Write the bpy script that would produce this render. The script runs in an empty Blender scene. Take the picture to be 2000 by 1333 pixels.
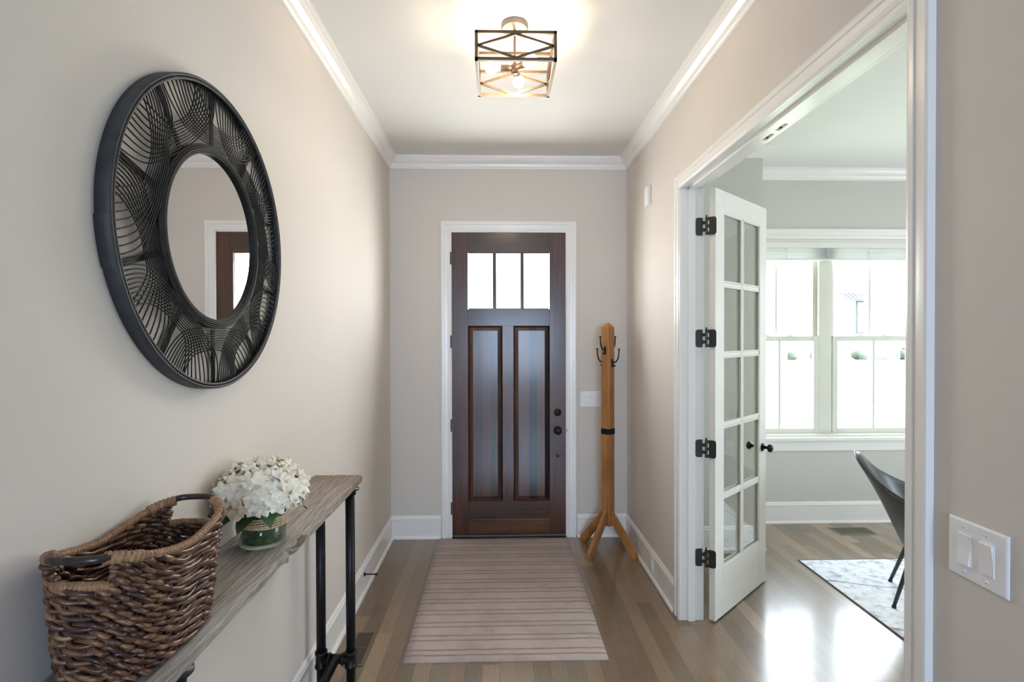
import bpy, math, random
from mathutils import Vector, Matrix, noise
PI = math.pi
scn = bpy.context.scene
COL = scn.collection

# ------------------------------------------------------------------ camera, world, sun, exposure
F_PX, YAW, PITCH, ROLL, CAM_H = 1028.74, .0253, -.0099, -.0023, 1.6204
def make_camera():
    cy, sy, cp, sp = math.cos(YAW), math.sin(YAW), math.cos(PITCH), math.sin(PITCH)
    w = Vector((sy*cp, cy*cp, sp)); r0 = Vector((cy, -sy, 0)); u0 = r0.cross(w)
    r = math.cos(ROLL)*r0 + math.sin(ROLL)*u0; u = math.cos(ROLL)*u0 - math.sin(ROLL)*r0
    cd = bpy.data.cameras.new('camera'); co = bpy.data.objects.new('camera', cd); COL.objects.link(co)
    cd.sensor_fit = 'HORIZONTAL'; cd.sensor_width = 36; cd.lens = F_PX*36/2000; cd.clip_start = .05; cd.clip_end = 500
    m = Matrix((r, u, -w)).transposed().to_4x4(); m.translation = (0, 0, CAM_H); co.matrix_world = m
    scn.camera = co
make_camera()
vs = scn.view_settings
vs.view_transform = 'Standard'; vs.look = 'None'; vs.gamma = 1; vs.use_curve_mapping = False
vs.exposure = 0.79
scn.render.film_transparent = False
scn.cycles.use_denoising = True
scn.cycles.max_bounces = 12; scn.cycles.diffuse_bounces = 6; scn.cycles.glossy_bounces = 5
scn.cycles.transmission_bounces = 10; scn.cycles.transparent_max_bounces = 12
scn.cycles.sample_clamp_indirect = 6; scn.cycles.caustics_reflective = False; scn.cycles.caustics_refractive = False
scn.cycles.blur_glossy = .5
wd = bpy.data.worlds.new('sky'); scn.world = wd; wd.use_nodes = True
nt = wd.node_tree; bg = nt.nodes['Background']
tc = nt.nodes.new('ShaderNodeTexCoord'); sep = nt.nodes.new('ShaderNodeSeparateXYZ'); rp = nt.nodes.new('ShaderNodeValToRGB')
nt.links.new(tc.outputs['Generated'], sep.inputs[0]); nt.links.new(sep.outputs[2], rp.inputs[0]); nt.links.new(rp.outputs[0], bg.inputs[0])
rp.color_ramp.elements[0].color = (.88, .94, 1, 1); rp.color_ramp.elements[1].color = (.62, .78, 1, 1)
bg.inputs[1].default_value = 7.8

def light(name, kind, loc, rot, power, color, **kw):
    ld = bpy.data.lights.new(name, kind); ld.energy = power; ld.color = color
    for k, v in kw.items(): setattr(ld, k, v)
    o = bpy.data.objects.new(name, ld); o.location = loc; o.rotation_euler = rot; COL.objects.link(o); return o
sun = light('sun', 'SUN', (0, 0, 20), (0, 0, 0), 9.0, (1, .96, .9), angle=.01)
sun.rotation_euler = Vector((-.62, .45, -.95)).to_track_quat('-Z', 'Y').to_euler()
# sky portals at the windows; area lamps added outside the glass to boost daylight
def win_light(name, loc, direction, sx, sy, power, color, portal=False):
    o = light(name, 'AREA', loc, Vector(direction).to_track_quat('-Z', 'Y').to_euler(), power, color, shape='RECTANGLE', size=sx, size_y=sy)
    o.data.cycles.is_portal = portal; return o
win_light('portal_office', (2.86, 4.66, 1.6), (0, -1, 0), 1.7, 1.75, 1, (1, 1, 1), True)
win_light('portal_side', (5.56, 2.0, 1.6), (-1, 0, 0), 1.8, 1.75, 1, (1, 1, 1), True)
win_light('portal_rear', (.4, -4.1, 1.45), (0, 1, 0), 1.6, 1.6, 1, (1, 1, 1), True)
win_light('daylight_boost_office', (2.86, 4.75, 1.6), (0, -1, -.1), 1.6, 1.7, 12, (.94, 1, .97))  # added lamp, brightens the office beyond what the sky gives
win_light('daylight_boost_rear', (.4, -4.3, 1.6), (0, 1, 0), 1.5, 1.5, 85, (.33, .58, 1))  # added blue lamp, lifts and cools the walls near the camera
win_light('daylight_boost_door', (.08, 4.42, 2.0), (0, -1, 0), .66, .45, 30, (1, .98, .96))  # added fill lamp behind the door glass, brightens the hall

# ------------------------------------------------------------------ node material helpers
def mat(name):
    m = bpy.data.materials.new(name); m.use_nodes = True
    return m, m.node_tree, m.node_tree.nodes['Principled BSDF']
class N:
    def __init__(s, nt): s.nt = nt
    def n(s, t, **kw):
        o = s.nt.nodes.new(t)
        for k, v in kw.items(): setattr(o, k, v)
        return o
    def put(s, sock, v):
        if isinstance(v, bpy.types.NodeSocket): s.nt.links.new(v, sock)
        elif v is not None: sock.default_value = v
    def m(s, op, a, b=None, c=None):
        o = s.n('ShaderNodeMath', operation=op); s.put(o.inputs[0], a); s.put(o.inputs[1], b); s.put(o.inputs[2], c); return o.outputs[0]
    def co(s, kind='Object'): return s.n('ShaderNodeTexCoord').outputs[kind]
    def xyz(s, v):
        o = s.n('ShaderNodeSeparateXYZ'); s.put(o.inputs[0], v); return o.outputs
    def cmb(s, x, y, z=0):
        o = s.n('ShaderNodeCombineXYZ'); s.put(o.inputs[0], x); s.put(o.inputs[1], y); s.put(o.inputs[2], z); return o.outputs[0]
    def scale(s, v, sc):
        o = s.n('ShaderNodeMapping'); s.put(o.inputs[0], v); o.inputs['Scale'].default_value = sc; return o.outputs[0]
    def noise(s, v, sc, det=3, rough=.5, dist=0):
        o = s.n('ShaderNodeTexNoise'); s.put(o.inputs['Vector'], v); o.inputs['Scale'].default_value = sc; o.inputs['Detail'].default_value = det
        o.inputs['Roughness'].default_value = rough; o.inputs['Distortion'].default_value = dist; return o.outputs[0]
    def white(s, v):
        o = s.n('ShaderNodeTexWhiteNoise', noise_dimensions='3D'); s.put(o.inputs[0], v); return o.outputs[0]
    def ramp(s, f, stops):
        o = s.n('ShaderNodeValToRGB'); s.put(o.inputs[0], f); e = o.color_ramp.elements
        while len(e) < len(stops): e.new(.5)
        for i, (p, c) in enumerate(stops): e[i].position = p; e[i].color = (*c, 1) if not isinstance(c, float) else (c, c, c, 1)
        return o.outputs[0]
    def mix(s, f, a, b, mode='MIX'):
        o = s.n('ShaderNodeMix', data_type='RGBA', blend_type=mode); s.put(o.inputs[0], f)
        s.put(o.inputs[6], (*a, 1) if isinstance(a, tuple) else a); s.put(o.inputs[7], (*b, 1) if isinstance(b, tuple) else b); return o.outputs[2]
    def bump(s, h, st=.3, d=.01, nrm=None):
        o = s.n('ShaderNodeBump'); s.put(o.inputs['Height'], h); o.inputs['Strength'].default_value = st; o.inputs['Distance'].default_value = d
        if nrm is not None: s.put(o.inputs['Normal'], nrm)
        return o.outputs[0]
def plain(name, c, rough=.5, metal=0, var=.06, sc=8, bump=0, bsc=200, spec=.5):
    m, nt, b = mat(name); k = N(nt); v = k.co()
    f = k.noise(v, sc, 3)
    lo = tuple(x*(1-var) for x in c); hi = tuple(min(1, x*(1+var)) for x in c)
    nt.links.new(k.ramp(f, [(.3, lo), (.7, hi)]), b.inputs['Base Color'])
    b.inputs['Roughness'].default_value = rough; b.inputs['Metallic'].default_value = metal; b.inputs['Specular IOR Level'].default_value = spec
    if bump: nt.links.new(k.bump(k.noise(v, bsc, 3), bump, .002), b.inputs['Normal'])
    return m
def wood(name, c1, c2, axis='Z', gs=1.0, rough=.4, board=0, bump=.15, coat=0):
    m, nt, b = mat(name); k = N(nt); v = k.co()
    i = 'XYZ'.index(axis); sc = [28*gs]*3; sc[i] = 1.6*gs
    vv = k.scale(v, sc); n1 = k.noise(vv, 1.6, 6, .6, .6); n2 = k.noise(vv, 7, 4, .6)
    f = k.m('ADD', k.m('MULTIPLY', n1, .7), k.m('MULTIPLY', n2, .3))
    if board:
        x = k.xyz(v)[0]; bid = k.white(k.cmb(k.m('FLOOR', k.m('DIVIDE', x, board)), 3.7, 1.1))
        f = k.m('ADD', f, k.m('MULTIPLY', k.m('SUBTRACT', bid, .5), .75))
    big = k.noise(v, 2.3, 2)
    f = k.m('ADD', f, k.m('MULTIPLY', k.m('SUBTRACT', big, .5), .35))
    nt.links.new(k.ramp(f, [(.3, c1), (.7, c2)]), b.inputs['Base Color'])
    b.inputs['Roughness'].default_value = rough; nt.links.new(k.bump(n2, bump, .002), b.inputs['Normal'])
    if coat: b.inputs['Coat Weight'].default_value = coat; b.inputs['Coat Roughness'].default_value = .15
    return m
M = {}
M['wall'] = plain('wall_paint', (.68, .628, .578), .75, var=.012, sc=1.5, bump=.03, bsc=350, spec=.3)
M['wall_office'] = plain('office_wall_paint', (.60, .60, .56), .75, var=.012, sc=1.5, spec=.3)
M['ceil'] = plain('ceiling_paint', (.77, .763, .748), .85, var=.01, sc=1, spec=.2)
M['trim'] = plain('white_trim_paint', (.85, .835, .815), .28, var=.01, sc=3)
M['sash'] = plain('backlit_sash_paint', (.70, .70, .62), .45, var=.02)  # white frames toned grey-beige, their backlit shade put into the colour
M['door_white'] = plain('white_door_paint', (.83, .82, .78), .35, var=.01)
M['black'] = plain('black_iron', (.018, .018, .02), .42, .7, var=.3, sc=40, bump=.2, bsc=180)
M['bronze'] = plain('oil_rubbed_bronze', (.03, .026, .024), .33, .8, var=.2)
M['hinge'] = plain('dark_hinge_metal', (.06, .06, .058), .4, .8, var=.15)
M['plastic'] = plain('white_plastic', (.86, .86, .87), .3, var=.005)
M['slot'] = plain('dark_slot', (.02, .02, .02), .6)
M['nickel'] = plain('brushed_champagne_metal', (.13, .088, .055), .5, .5, var=.08, sc=30)
M['canopy'] = plain('brushed_nickel_canopy', (.16, .14, .125), .45, .5, var=.04, sc=30)
M['rattan'] = plain('black_rattan', (.016, .015, .014), .6, 0, var=.35, sc=30, bump=.3, bsc=120, spec=.25)
M['rattan_band'] = plain('black_rattan_band', (.035, .035, .037), .55, 0, var=.25, sc=25, bump=.3, bsc=90, spec=.35)
M['oak'] = wood('golden_oak', (.22, .085, .022), (.50, .235, .075), 'Z', 1.2, .42)
M['leather'] = plain('charcoal_leather', (.075, .082, .088), .38, var=.12, sc=12, bump=.25, bsc=260)
M['chair_metal'] = plain('chair_leg_metal', (.05, .055, .06), .4, .6)
M['jute'] = wood('jute_rope', (.38, .27, .15), (.72, .58, .38), 'Z', 3, .85)
M['leaf'] = plain('green_leaf', (.09, .17, .06), .5, var=.35, sc=25)
M['raffia'] = wood('wrapped_raffia', (.10, .045, .022), (.46, .26, .13), 'Z', 3, .55, bump=.4)
M['cane'] = plain('dark_cane', (.03, .022, .02), .3, var=.4, sc=60)
M['stake'] = plain('dark_basket_stake', (.06, .03, .018), .55, var=.4, sc=50)
def mk_mirror():
    m, nt, b = mat('mirror_glass'); b.inputs['Metallic'].default_value = 1; b.inputs['Roughness'].default_value = .01
    k = N(nt); nt.links.new(k.ramp(k.noise(k.co(), 2), [(0, (.80, .79, .77)), (1, (.81, .80, .78))]), b.inputs['Base Color']); return m
M['mirror'] = mk_mirror()
def mk_glass(name, tint=(1, 1, 1), rough=0.0):
    m = bpy.data.materials.new(name); m.use_nodes = True; nt = m.node_tree; nt.nodes.clear(); k = N(nt)
    out = k.n('ShaderNodeOutputMaterial'); tr = k.n('ShaderNodeBsdfTransparent'); gl = k.n('ShaderNodeBsdfGlossy'); mx = k.n('ShaderNodeMixShader')
    tr.inputs[0].default_value = (*tint, 1); gl.inputs['Roughness'].default_value = rough
    lw = k.n('ShaderNodeLayerWeight'); fr = k.m('ADD', .045, k.m('MULTIPLY', .9, k.m('POWER', k.m('MAXIMUM', lw.outputs['Facing'], 0), 4.5)))
    nt.links.new(fr, mx.inputs[0]); nt.links.new(tr.outputs[0], mx.inputs[1]); nt.links.new(gl.outputs[0], mx.inputs[2]); nt.links.new(mx.outputs[0], out.inputs[0])
    return m
M['glass'] = mk_glass('window_glass', (.985, .992, .985))
M['vase_glass'] = mk_glass('vase_glass', (.80, .86, .84))
def mk_floor():
    m, nt, b = mat('oak_plank_floor'); k = N(nt); v = k.co(); X, Y, Z = k.xyz(v)
    W, L = .083, 1.05
    xr = k.m('DIVIDE', X, W); row = k.m('FLOOR', xr); off = k.m('MULTIPLY', k.white(k.cmb(row, 5.3, .7)), 7.0)
    yr = k.m('ADD', k.m('DIVIDE', Y, L), off); pl = k.m('FLOOR', yr); r = k.white(k.cmb(row, pl, 2.2))
    gx = k.m('FRACT', xr); gy = k.m('FRACT', yr)
    seam = k.m('MAXIMUM', k.m('LESS_THAN', k.m('MINIMUM', gx, k.m('SUBTRACT', 1, gx)), .012), k.m('LESS_THAN', gy, .0018))
    gv = k.cmb(k.m('MULTIPLY', X, 17), k.m('ADD', k.m('MULTIPLY', Y, 1.5), k.m('MULTIPLY', r, 40)), k.m('MULTIPLY', r, 13))
    g1 = k.noise(gv, 1.3, 5, .55, 1.8)
    rings = k.m('FRACT', k.m('MULTIPLY', g1, 9)); rings = k.m('ABSOLUTE', k.m('SUBTRACT', rings, .5))
    fine = k.noise(k.cmb(k.m('MULTIPLY', X, 260), k.m('MULTIPLY', Y, 9), r), 1, 3, .6)
    f = k.m('ADD', k.m('MULTIPLY', r, .58), k.m('ADD', k.m('MULTIPLY', rings, .42), k.m('MULTIPLY', fine, .26)))
    c = k.ramp(f, [(.12, (.095, .055, .027)), (.42, (.18, .113, .060)), (.66, (.255, .168, .093)), (.95, (.36, .25, .15))])
    hue = k.white(k.cmb(pl, row, 9.1)); c = k.mix(k.m('MULTIPLY', hue, .5), c, (.175, .130, .085))
    c = k.mix(k.m('MULTIPLY', seam, .55), c, (.03, .02, .014))
    nt.links.new(c, b.inputs['Base Color'])
    nt.links.new(k.m('ADD', .26, k.m('MULTIPLY', fine, .14)), b.inputs['Roughness']); b.inputs['Specular IOR Level'].default_value = .7; b.inputs['Coat Weight'].default_value = .7; b.inputs['Coat Roughness'].default_value = .16
    h = k.m('ADD', k.m('MULTIPLY', k.m('SUBTRACT', 1, seam), 1), k.m('ADD', k.m('MULTIPLY', fine, .15), k.m('MULTIPLY', k.noise(k.cmb(k.m('MULTIPLY', X, 8), Y, r), 1.0, 2), .8)))
    nt.links.new(k.bump(h, .12, .004), b.inputs['Normal']); return m
M['floor'] = mk_floor()
def mk_rug():
    m, nt, b = mat('striped_runner_pile'); k = N(nt); v = k.co(); X, Y, Z = k.xyz(v)
    wob = k.m('MULTIPLY', k.m('SUBTRACT', k.noise(k.cmb(k.m('MULTIPLY', X, 7), k.m('MULTIPLY', Y, 2)), 1.6, 3), .5), .012)
    y = k.m('ADD', Y, wob); p = k.m('FRACT', k.m('DIVIDE', y, .130))
    def line(c, w): return k.m('SUBTRACT', 1, k.m('MINIMUM', 1, k.m('DIVIDE', k.m('ABSOLUTE', k.m('SUBTRACT', p, c)), w)))
    ln = k.m('MAXIMUM', line(.28, .075), line(.62, .075))
    ln = k.m('MULTIPLY', ln, k.m('ADD', .5, k.m('MULTIPLY', k.noise(k.cmb(k.m('MULTIPLY', X, 5), k.m('MULTIPLY', Y, 5)), 2, 3), .8)))
    base = k.ramp(k.noise(v, 3.2, 5, .6), [(.3, (.375, .295, .265)), (.55, (.475, .38, .34)), (.75, (.50, .43, .41))])
    blot = k.ramp(k.noise(k.scale(v, (1.2, 2.2, 1)), 5, 3, .6, .4), [(.60, 0.0), (.72, 1.0)])
    c = k.mix(k.m('MULTIPLY', blot, .45), base, (.24, .21, .20))
    c = k.mix(k.m('MULTIPLY', ln, .95), c, (.17, .13, .11))
    sp = k.noise(v, 330, 2); c = k.mix(.14, c, k.ramp(sp, [(.3, .1), (.7, .9)]), 'OVERLAY')
    nt.links.new(c, b.inputs['Base Color']); b.inputs['Roughness'].default_value = .95; b.inputs['Specular IOR Level'].default_value = .15
    b.inputs['Sheen Weight'].default_value = .25
    nt.links.new(k.bump(k.m('SUBTRACT', sp, k.m('MULTIPLY', ln, 1.2)), .5, .004), b.inputs['Normal']); return m
M['rug'] = mk_rug()
def mk_rug2():
    m, nt, b = mat('distressed_white_rug_pile'); k = N(nt); v = k.co()
    n = k.noise(v, 14, 6, .75); c = k.ramp(n, [(.35, (.40, .41, .43)), (.5, (.74, .74, .74)), (.7, (.86, .85, .83))])
    X, Y, Z = k.xyz(v); d = k.m('ADD', k.m('MULTIPLY', X, .33), Y); d = k.m('ADD', d, k.m('MULTIPLY', k.noise(v, 2.5, 3), .16))
    p = k.m('ABSOLUTE', k.m('SUBTRACT', k.m('FRACT', k.m('DIVIDE', d, .55)), .5)); ln = k.m('LESS_THAN', p, .018)
    c = k.mix(k.m('MULTIPLY', ln, k.m('MULTIPLY', k.noise(v, 20, 3), 1.3)), c, (.16, .17, .19))
    nt.links.new(c, b.inputs['Base Color']); b.inputs['Roughness'].default_value = .9; nt.links.new(k.bump(k.noise(v, 260, 2), .4, .003), b.inputs['Normal']); return m
M['rug2'] = mk_rug2()
def mk_board():
    m, nt, b = mat('weathered_barn_wood'); k = N(nt); v = k.co(); X, Y, Z = k.xyz(v)
    warp = k.m('MULTIPLY', k.noise(k.scale(v, (1, .5, 1)), 5, 2), .03)
    gv = k.cmb(k.m('MULTIPLY', k.m('ADD', X, warp), 75), k.m('MULTIPLY', Y, 3.2), k.m('MULTIPLY', Z, 75))
    g = k.noise(gv, 1.1, 8, .7, .9); fine = k.noise(k.cmb(k.m('MULTIPLY', k.m('ADD', X, warp), 300), k.m('MULTIPLY', Y, 8), k.m('MULTIPLY', Z, 300)), 1, 4, .7)
    f = k.m('ADD', k.m('MULTIPLY', g, .65), k.m('MULTIPLY', fine, .35))
    cg = k.ramp(f, [(.33, (.10, .088, .078)), (.45, (.27, .24, .215)), (.58, (.47, .43, .395)), (.75, (.66, .62, .585))])
    cb = k.ramp(f, [(.33, (.075, .05, .034)), (.47, (.20, .14, .10)), (.62, (.33, .25, .19)), (.8, (.45, .36, .28))])
    t = k.m('MINIMUM', 1, k.m('MAXIMUM', 0, k.m('ADD', k.m('MULTIPLY', k.m('SUBTRACT', Y, -.55), 1.6), k.m('MULTIPLY', k.m('SUBTRACT', k.noise(v, 6, 3), .5), .6))))
    c = k.mix(t, cg, cb)
    # dark knot near the front edge
    kn = k.m('SQRT', k.m('ADD', k.m('POWER', k.m('MULTIPLY', k.m('SUBTRACT', X, -.012), 22), 2), k.m('POWER', k.m('MULTIPLY', k.m('SUBTRACT', Y, -.86), 9), 2)))
    kn = k.m('ADD', kn, k.m('MULTIPLY', k.noise(v, 30, 3), .6)); c = k.mix(k.ramp(kn, [(.45, .8), (.75, 0.0)]), c, (.10, .055, .03))
    nt.links.new(c, b.inputs['Base Color']); b.inputs['Roughness'].default_value = .85; nt.links.new(k.bump(f, .9, .006), b.inputs['Normal']); return m
M['board'] = mk_board()
def mk_strand():
    m, nt, b = mat('woven_banana_leaf'); k = N(nt); uv = k.co('UV'); U, V, _ = k.xyz(uv)
    n1 = k.noise(k.cmb(k.m('MULTIPLY', U, 22), k.m('MULTIPLY', V, 7.7)), 1, 3, .6)
    n2 = k.noise(k.cmb(k.m('MULTIPLY', U, 60), k.m('MULTIPLY', V, 60), 0), 1, 4, .6)
    f = k.m('ADD', k.m('MULTIPLY', n1, .75), k.m('MULTIPLY', n2, .25))
    c = k.ramp(f, [(.36, (.016, .009, .010)), (.45, (.055, .024, .018)), (.54, (.15, .068, .034)), (.62, (.30, .16, .08)), (.74, (.42, .26, .15))])
    nt.links.new(c, b.inputs['Base Color']); b.inputs['Roughness'].default_value = .36
    nt.links.new(k.bump(k.noise(k.scale(k.co(), (120, 120, 120)), 1, 3), .5, .002), b.inputs['Normal']); return m
M['strand'] = mk_strand()
def mk_petal():
    m, nt, b = mat('cream_hydrangea_petal'); k = N(nt); v = k.co()
    c = k.ramp(k.noise(v, 45, 3), [(.3, (.84, .72, .50)), (.45, (.88, .82, .68)), (.7, (.92, .89, .79))])
    nt.links.new(c, b.inputs['Base Color']); b.inputs['Roughness'].default_value = .7
    b.inputs['Subsurface Weight'].default_value = .0
    return m
M['petal'] = mk_petal()
M['bulb'] = None
def mk_emit(name, c, s):
    m = bpy.data.materials.new(name); m.use_nodes = True; nt = m.node_tree; nt.nodes.clear(); k = N(nt)
    out = k.n('ShaderNodeOutputMaterial'); e = k.n('ShaderNodeEmission'); e.inputs[0].default_value = (*c, 1); e.inputs[1].default_value = s
    nt.links.new(e.outputs[0], out.inputs[0]); return m
M['bulb'] = mk_emit('lit_bulb', (1, .80, .56), 82)
M['blind'] = plain('white_blind_slat', (.80, .80, .79), .5, var=.02)
M['dw_v'] = wood('walnut_vertical', (.024, .009, .006), (.105, .036, .019), 'Z', .9, .32, coat=.2)
M['dw_h'] = wood('walnut_horizontal', (.020, .011, .010), (.082, .037, .022), 'X', .9, .32, coat=.2)
M['dw_p'] = wood('walnut_panel', (.010, .008, .009), (.085, .036, .022), 'Z', .9, .28, board=.062, coat=.25)
M['grass'] = plain('lawn', (.30, .34, .20), .9, var=.1, sc=3)
M['drive'] = plain('pale_street', (.55, .54, .52), .9, var=.05)
M['brick'] = plain('white_brick', (.85, .83, .80), .8, var=.04, sc=2)
M['roofm'] = plain('grey_metal_roof', (.022, .03, .042), .5, var=.2, sc=2)
M['shrub'] = plain('shrub_leaves', (.05, .06, .045), .8, var=.5, sc=10)
M['darkglass'] = plain('far_window_glass', (.14, .16, .2), .2)

# ------------------------------------------------------------------ geometry helpers
ORG = {}
class G:
    def __init__(s): s.v = []; s.f = []; s.uv = None
    def box(s, x0, x1, y0, y1, z0, z1):
        b = len(s.v)
        s.v += [(x0, y0, z0), (x1, y0, z0), (x1, y1, z0), (x0, y1, z0), (x0, y0, z1), (x1, y0, z1), (x1, y1, z1), (x0, y1, z1)]
        s.f += [tuple(b+i for i in q) for q in ((0, 3, 2, 1), (4, 5, 6, 7), (0, 1, 5, 4), (1, 2, 6, 5), (2, 3, 7, 6), (3, 0, 4, 7))]
        return s
    def obox(s, c, ax, hs):   # centre, three axes, three half sizes
        c = Vector(c); A = [Vector(a).normalized()*h for a, h in zip(ax, hs)]; b = len(s.v)
        for sz in (-1, 1):
            for sx, sy in ((-1, -1), (1, -1), (1, 1), (-1, 1)): s.v.append(tuple(c+A[0]*sx+A[1]*sy+A[2]*sz))
        s.f += [tuple(b+i for i in q) for q in ((0, 3, 2, 1), (4, 5, 6, 7), (0, 1, 5, 4), (1, 2, 6, 5), (2, 3, 7, 6), (3, 0, 4, 7))]
        return s
    def bar(s, a, b, w, h=None, up=(0, 0, 1)):
        a, b = Vector(a), Vector(b); d = b-a; L = d.length; d.normalize(); up = Vector(up)
        if abs(d.dot(up)) > .99: up = Vector((1, 0, 0))
        x = d.cross(up).normalized(); y = x.cross(d)
        return s.obox((a+b)/2, (x, y, d), (w/2, (h or w)/2, L/2))
    def tube(s, path, r, n=8, closed=False, caps=True, flat=None):
        P = [Vector(p) for p in path]; m = len(P); b = len(s.v)
        rr = r if isinstance(r, (list, tuple)) else [r]*m
        t0 = (P[1]-P[0]).normalized(); up = Vector((0, 0, 1)) if abs(t0.z) < .9 else Vector((1, 0, 0))
        nx = t0.cross(up).normalized()
        for i in range(m):
            if closed: t = (P[(i+1) % m]-P[i-1])
            else: t = P[min(i+1, m-1)]-P[max(i-1, 0)]
            t.normalize(); nx = (nx-t*nx.dot(t)).normalized(); ny = t.cross(nx)
            for j in range(n):
                a = 2*PI*j/n; s.v.append(tuple(P[i]+nx*math.cos(a)*rr[i]+ny*math.sin(a)*rr[i]))
        K = m if closed else m-1
        for i in range(K):
            i2 = (i+1) % m
            for j in range(n):
                j2 = (j+1) % n; s.f.append((b+i*n+j, b+i*n+j2, b+i2*n+j2, b+i2*n+j))
        if caps and not closed:
            s.f.append(tuple(b+j for j in range(n))[::-1]); s.f.append(tuple(b+(m-1)*n+j for j in range(n)))
        return s
    def lathe(s, prof, o=(0, 0, 0), axis=(0, 0, 1), n=32, sq=0):
        a = Vector(axis).normalized(); u = a.orthogonal().normalized(); w = a.cross(u); o = Vector(o); b = len(s.v)
        for r, z in prof:
            for j in range(n):
                t = 2*PI*j/n; c, q = math.cos(t), math.sin(t)
                s.v.append(tuple(o+a*z+u*r*c+w*r*q))
        for i in range(len(prof)-1):
            for j in range(n):
                j2 = (j+1) % n; s.f.append((b+i*n+j, b+i*n+j2, b+(i+1)*n+j2, b+(i+1)*n+j))
        for idx, rev in ((0, True), (len(prof)-1, False)):
            if prof[idx][0] > 1e-6:
                q = tuple(b+idx*n+j for j in range(n)); s.f.append(q[::-1] if rev else q)
        return s
    def sweep(s, prof, path, side, upv=(0, 0, 1), closed=False):
        # prof: (a,b): a along 'side' normal (horizontal offset from path), b along upv; mitred joints, side=+1 left of the path
        P = [Vector(p) for p in path]; m = len(P); b = len(s.v); up = Vector(upv); n = len(prof)
        for i in range(m):
            ds = []
            if i > 0 or closed: ds.append((P[i]-P[i-1]).normalized())
            if i < m-1 or closed: ds.append((P[(i+1) % m]-P[i]).normalized())
            ns = [up.cross(d)*side for d in ds]
            if len(ns) == 2:
                q = (ns[0]+ns[1]).normalized(); q = q/max(.2, q.dot(ns[0]))
            else: q = ns[0]
            for a, c in prof: s.v.append(tuple(P[i]+q*a+up*c))
        for i in range(m if closed else m-1):
            i2 = (i+1) % m
            for j in range(n):
                j2 = (j+1) % n; s.f.append((b+i*n+j, b+i*n+j2, b+i2*n+j2, b+i2*n+j))
        if not closed:
            s.f.append(tuple(b+j for j in range(n))[::-1]); s.f.append(tuple(b+(m-1)*n+j for j in range(n)))
        return s
    def grid(s, rows, closed=False):
        b = len(s.v); m = len(rows); n = len(rows[0])
        for r in rows: s.v += [tuple(p) for p in r]
        for i in range(m-1):
            for j in range(n if closed else n-1):
                j2 = (j+1) % n; s.f.append((b+i*n+j, b+i*n+j2, b+(i+1)*n+j2, b+(i+1)*n+j))
        return s
def world_org(p): return ORG.get(p.name, Vector((0, 0, 0))) if p else Vector((0, 0, 0))
def obj(name, g, m, parent=None, smooth=False, bevel=0, seg=2, local=False, loc=None, fixn=True):
    """link ONE mesh; vertices are given in world space unless local"""
    o0 = Vector((0, 0, 0)) if local else (world_org(parent) if parent else Vector(loc or (0, 0, 0)))
    me = bpy.data.meshes.new(name)
    me.from_pydata([tuple(Vector(v)-o0) for v in g.v], [], g.f); me.update()
    if g.uv:
        l = me.uv_layers.new(name='UVMap')
        for lp in me.loops: l.data[lp.index].uv = g.uv[lp.vertex_index]
    if fixn:
        import bmesh
        bm = bmesh.new(); bm.from_mesh(me); bmesh.ops.recalc_face_normals(bm, faces=bm.faces); bm.to_mesh(me); bm.free()
    if m: me.materials.append(m)
    o = bpy.data.objects.new(name, me); COL.objects.link(o)
    if parent: o.parent = parent; ORG[o.name] = world_org(parent)
    else: o.location = loc or (0, 0, 0); ORG[o.name] = Vector(o.location)
    if smooth:
        for p in me.polygons: p.use_smooth = True
    if bevel:
        md = o.modifiers.new('bevel', 'BEVEL'); md.width = bevel; md.segments = seg; md.limit_method = 'ANGLE'; md.angle_limit = .6
        for p in me.polygons: p.use_smooth = True
        md2 = o.modifiers.new('wn', 'WEIGHTED_NORMAL'); md2.keep_sharp = False
    return o
def tag(o, label=None, cat=None, group=None, kind=None):
    if label: o['label'] = label
    if cat: o['category'] = cat
    if group: o['group'] = group
    if kind: o['kind'] = kind
    return o
def thing(name, loc, label=None, cat=None, group=None, kind=None, rotz=0):
    o = bpy.data.objects.new(name, None); COL.objects.link(o); o.location = loc; o.rotation_euler[2] = rotz
    o.empty_display_size = .1; ORG[o.name] = Vector(loc); return tag(o, label, cat, group, kind)
def struct(name, g, m, label=None, parent=None, **kw):
    o = obj(name, g, m, parent, **kw)
    if not parent: tag(o, label, None, None, 'structure')
    return o

# ------------------------------------------------------------------ room shell
XL, XR, D, CZ = -.864, 1.033, 4.22, 3.04
XO = 1.150           # office side of the partition
OD = 4.47            # office window wall
JX, JY = 1.985, 3.92 # outside corner of the jog
YN, YF, OH = 1.298, 2.952, 2.452   # double door opening
BY = -4.0; RXL, RXR = -3.2, 4.2; HY = -.45   # room behind the camera
struct('floor', G().box(-3.4, 5.7, -4.2, 4.62, -.2, 0), M['floor'], 'greyish brown oak plank floor running towards the front door')
struct('ceiling', G().box(-3.4, 5.7, -4.2, 4.62, CZ, CZ+.2), M['ceil'], 'smooth white painted ceiling of the hallway and office')
struct('wall_left', G().box(XL-.15, XL, HY, D+.14, 0, CZ), M['wall'], 'warm grey wall behind the round mirror and console table')
g = G().box(XL, -.394, D, D+.14, 0, CZ).box(.56, XR+.117, D, D+.14, 0, CZ).box(-.394, .56, D, D+.14, 2.465, CZ)
struct('wall_front', g, M['wall'], 'warm grey end wall around the front door')
g = G().box(XR, XO, YF+.02, D, 0, CZ).box(XR, XO, YN-.02, YF+.02, OH+.02, CZ).box(XR, XO, HY, YN-.02, 0, CZ)
struct('wall_right', g, M['wall'], 'warm grey right wall with the double door opening')
WX0, WX1, WZ0, WZ1 = 2.05, 3.66, .744, 2.448
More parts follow.
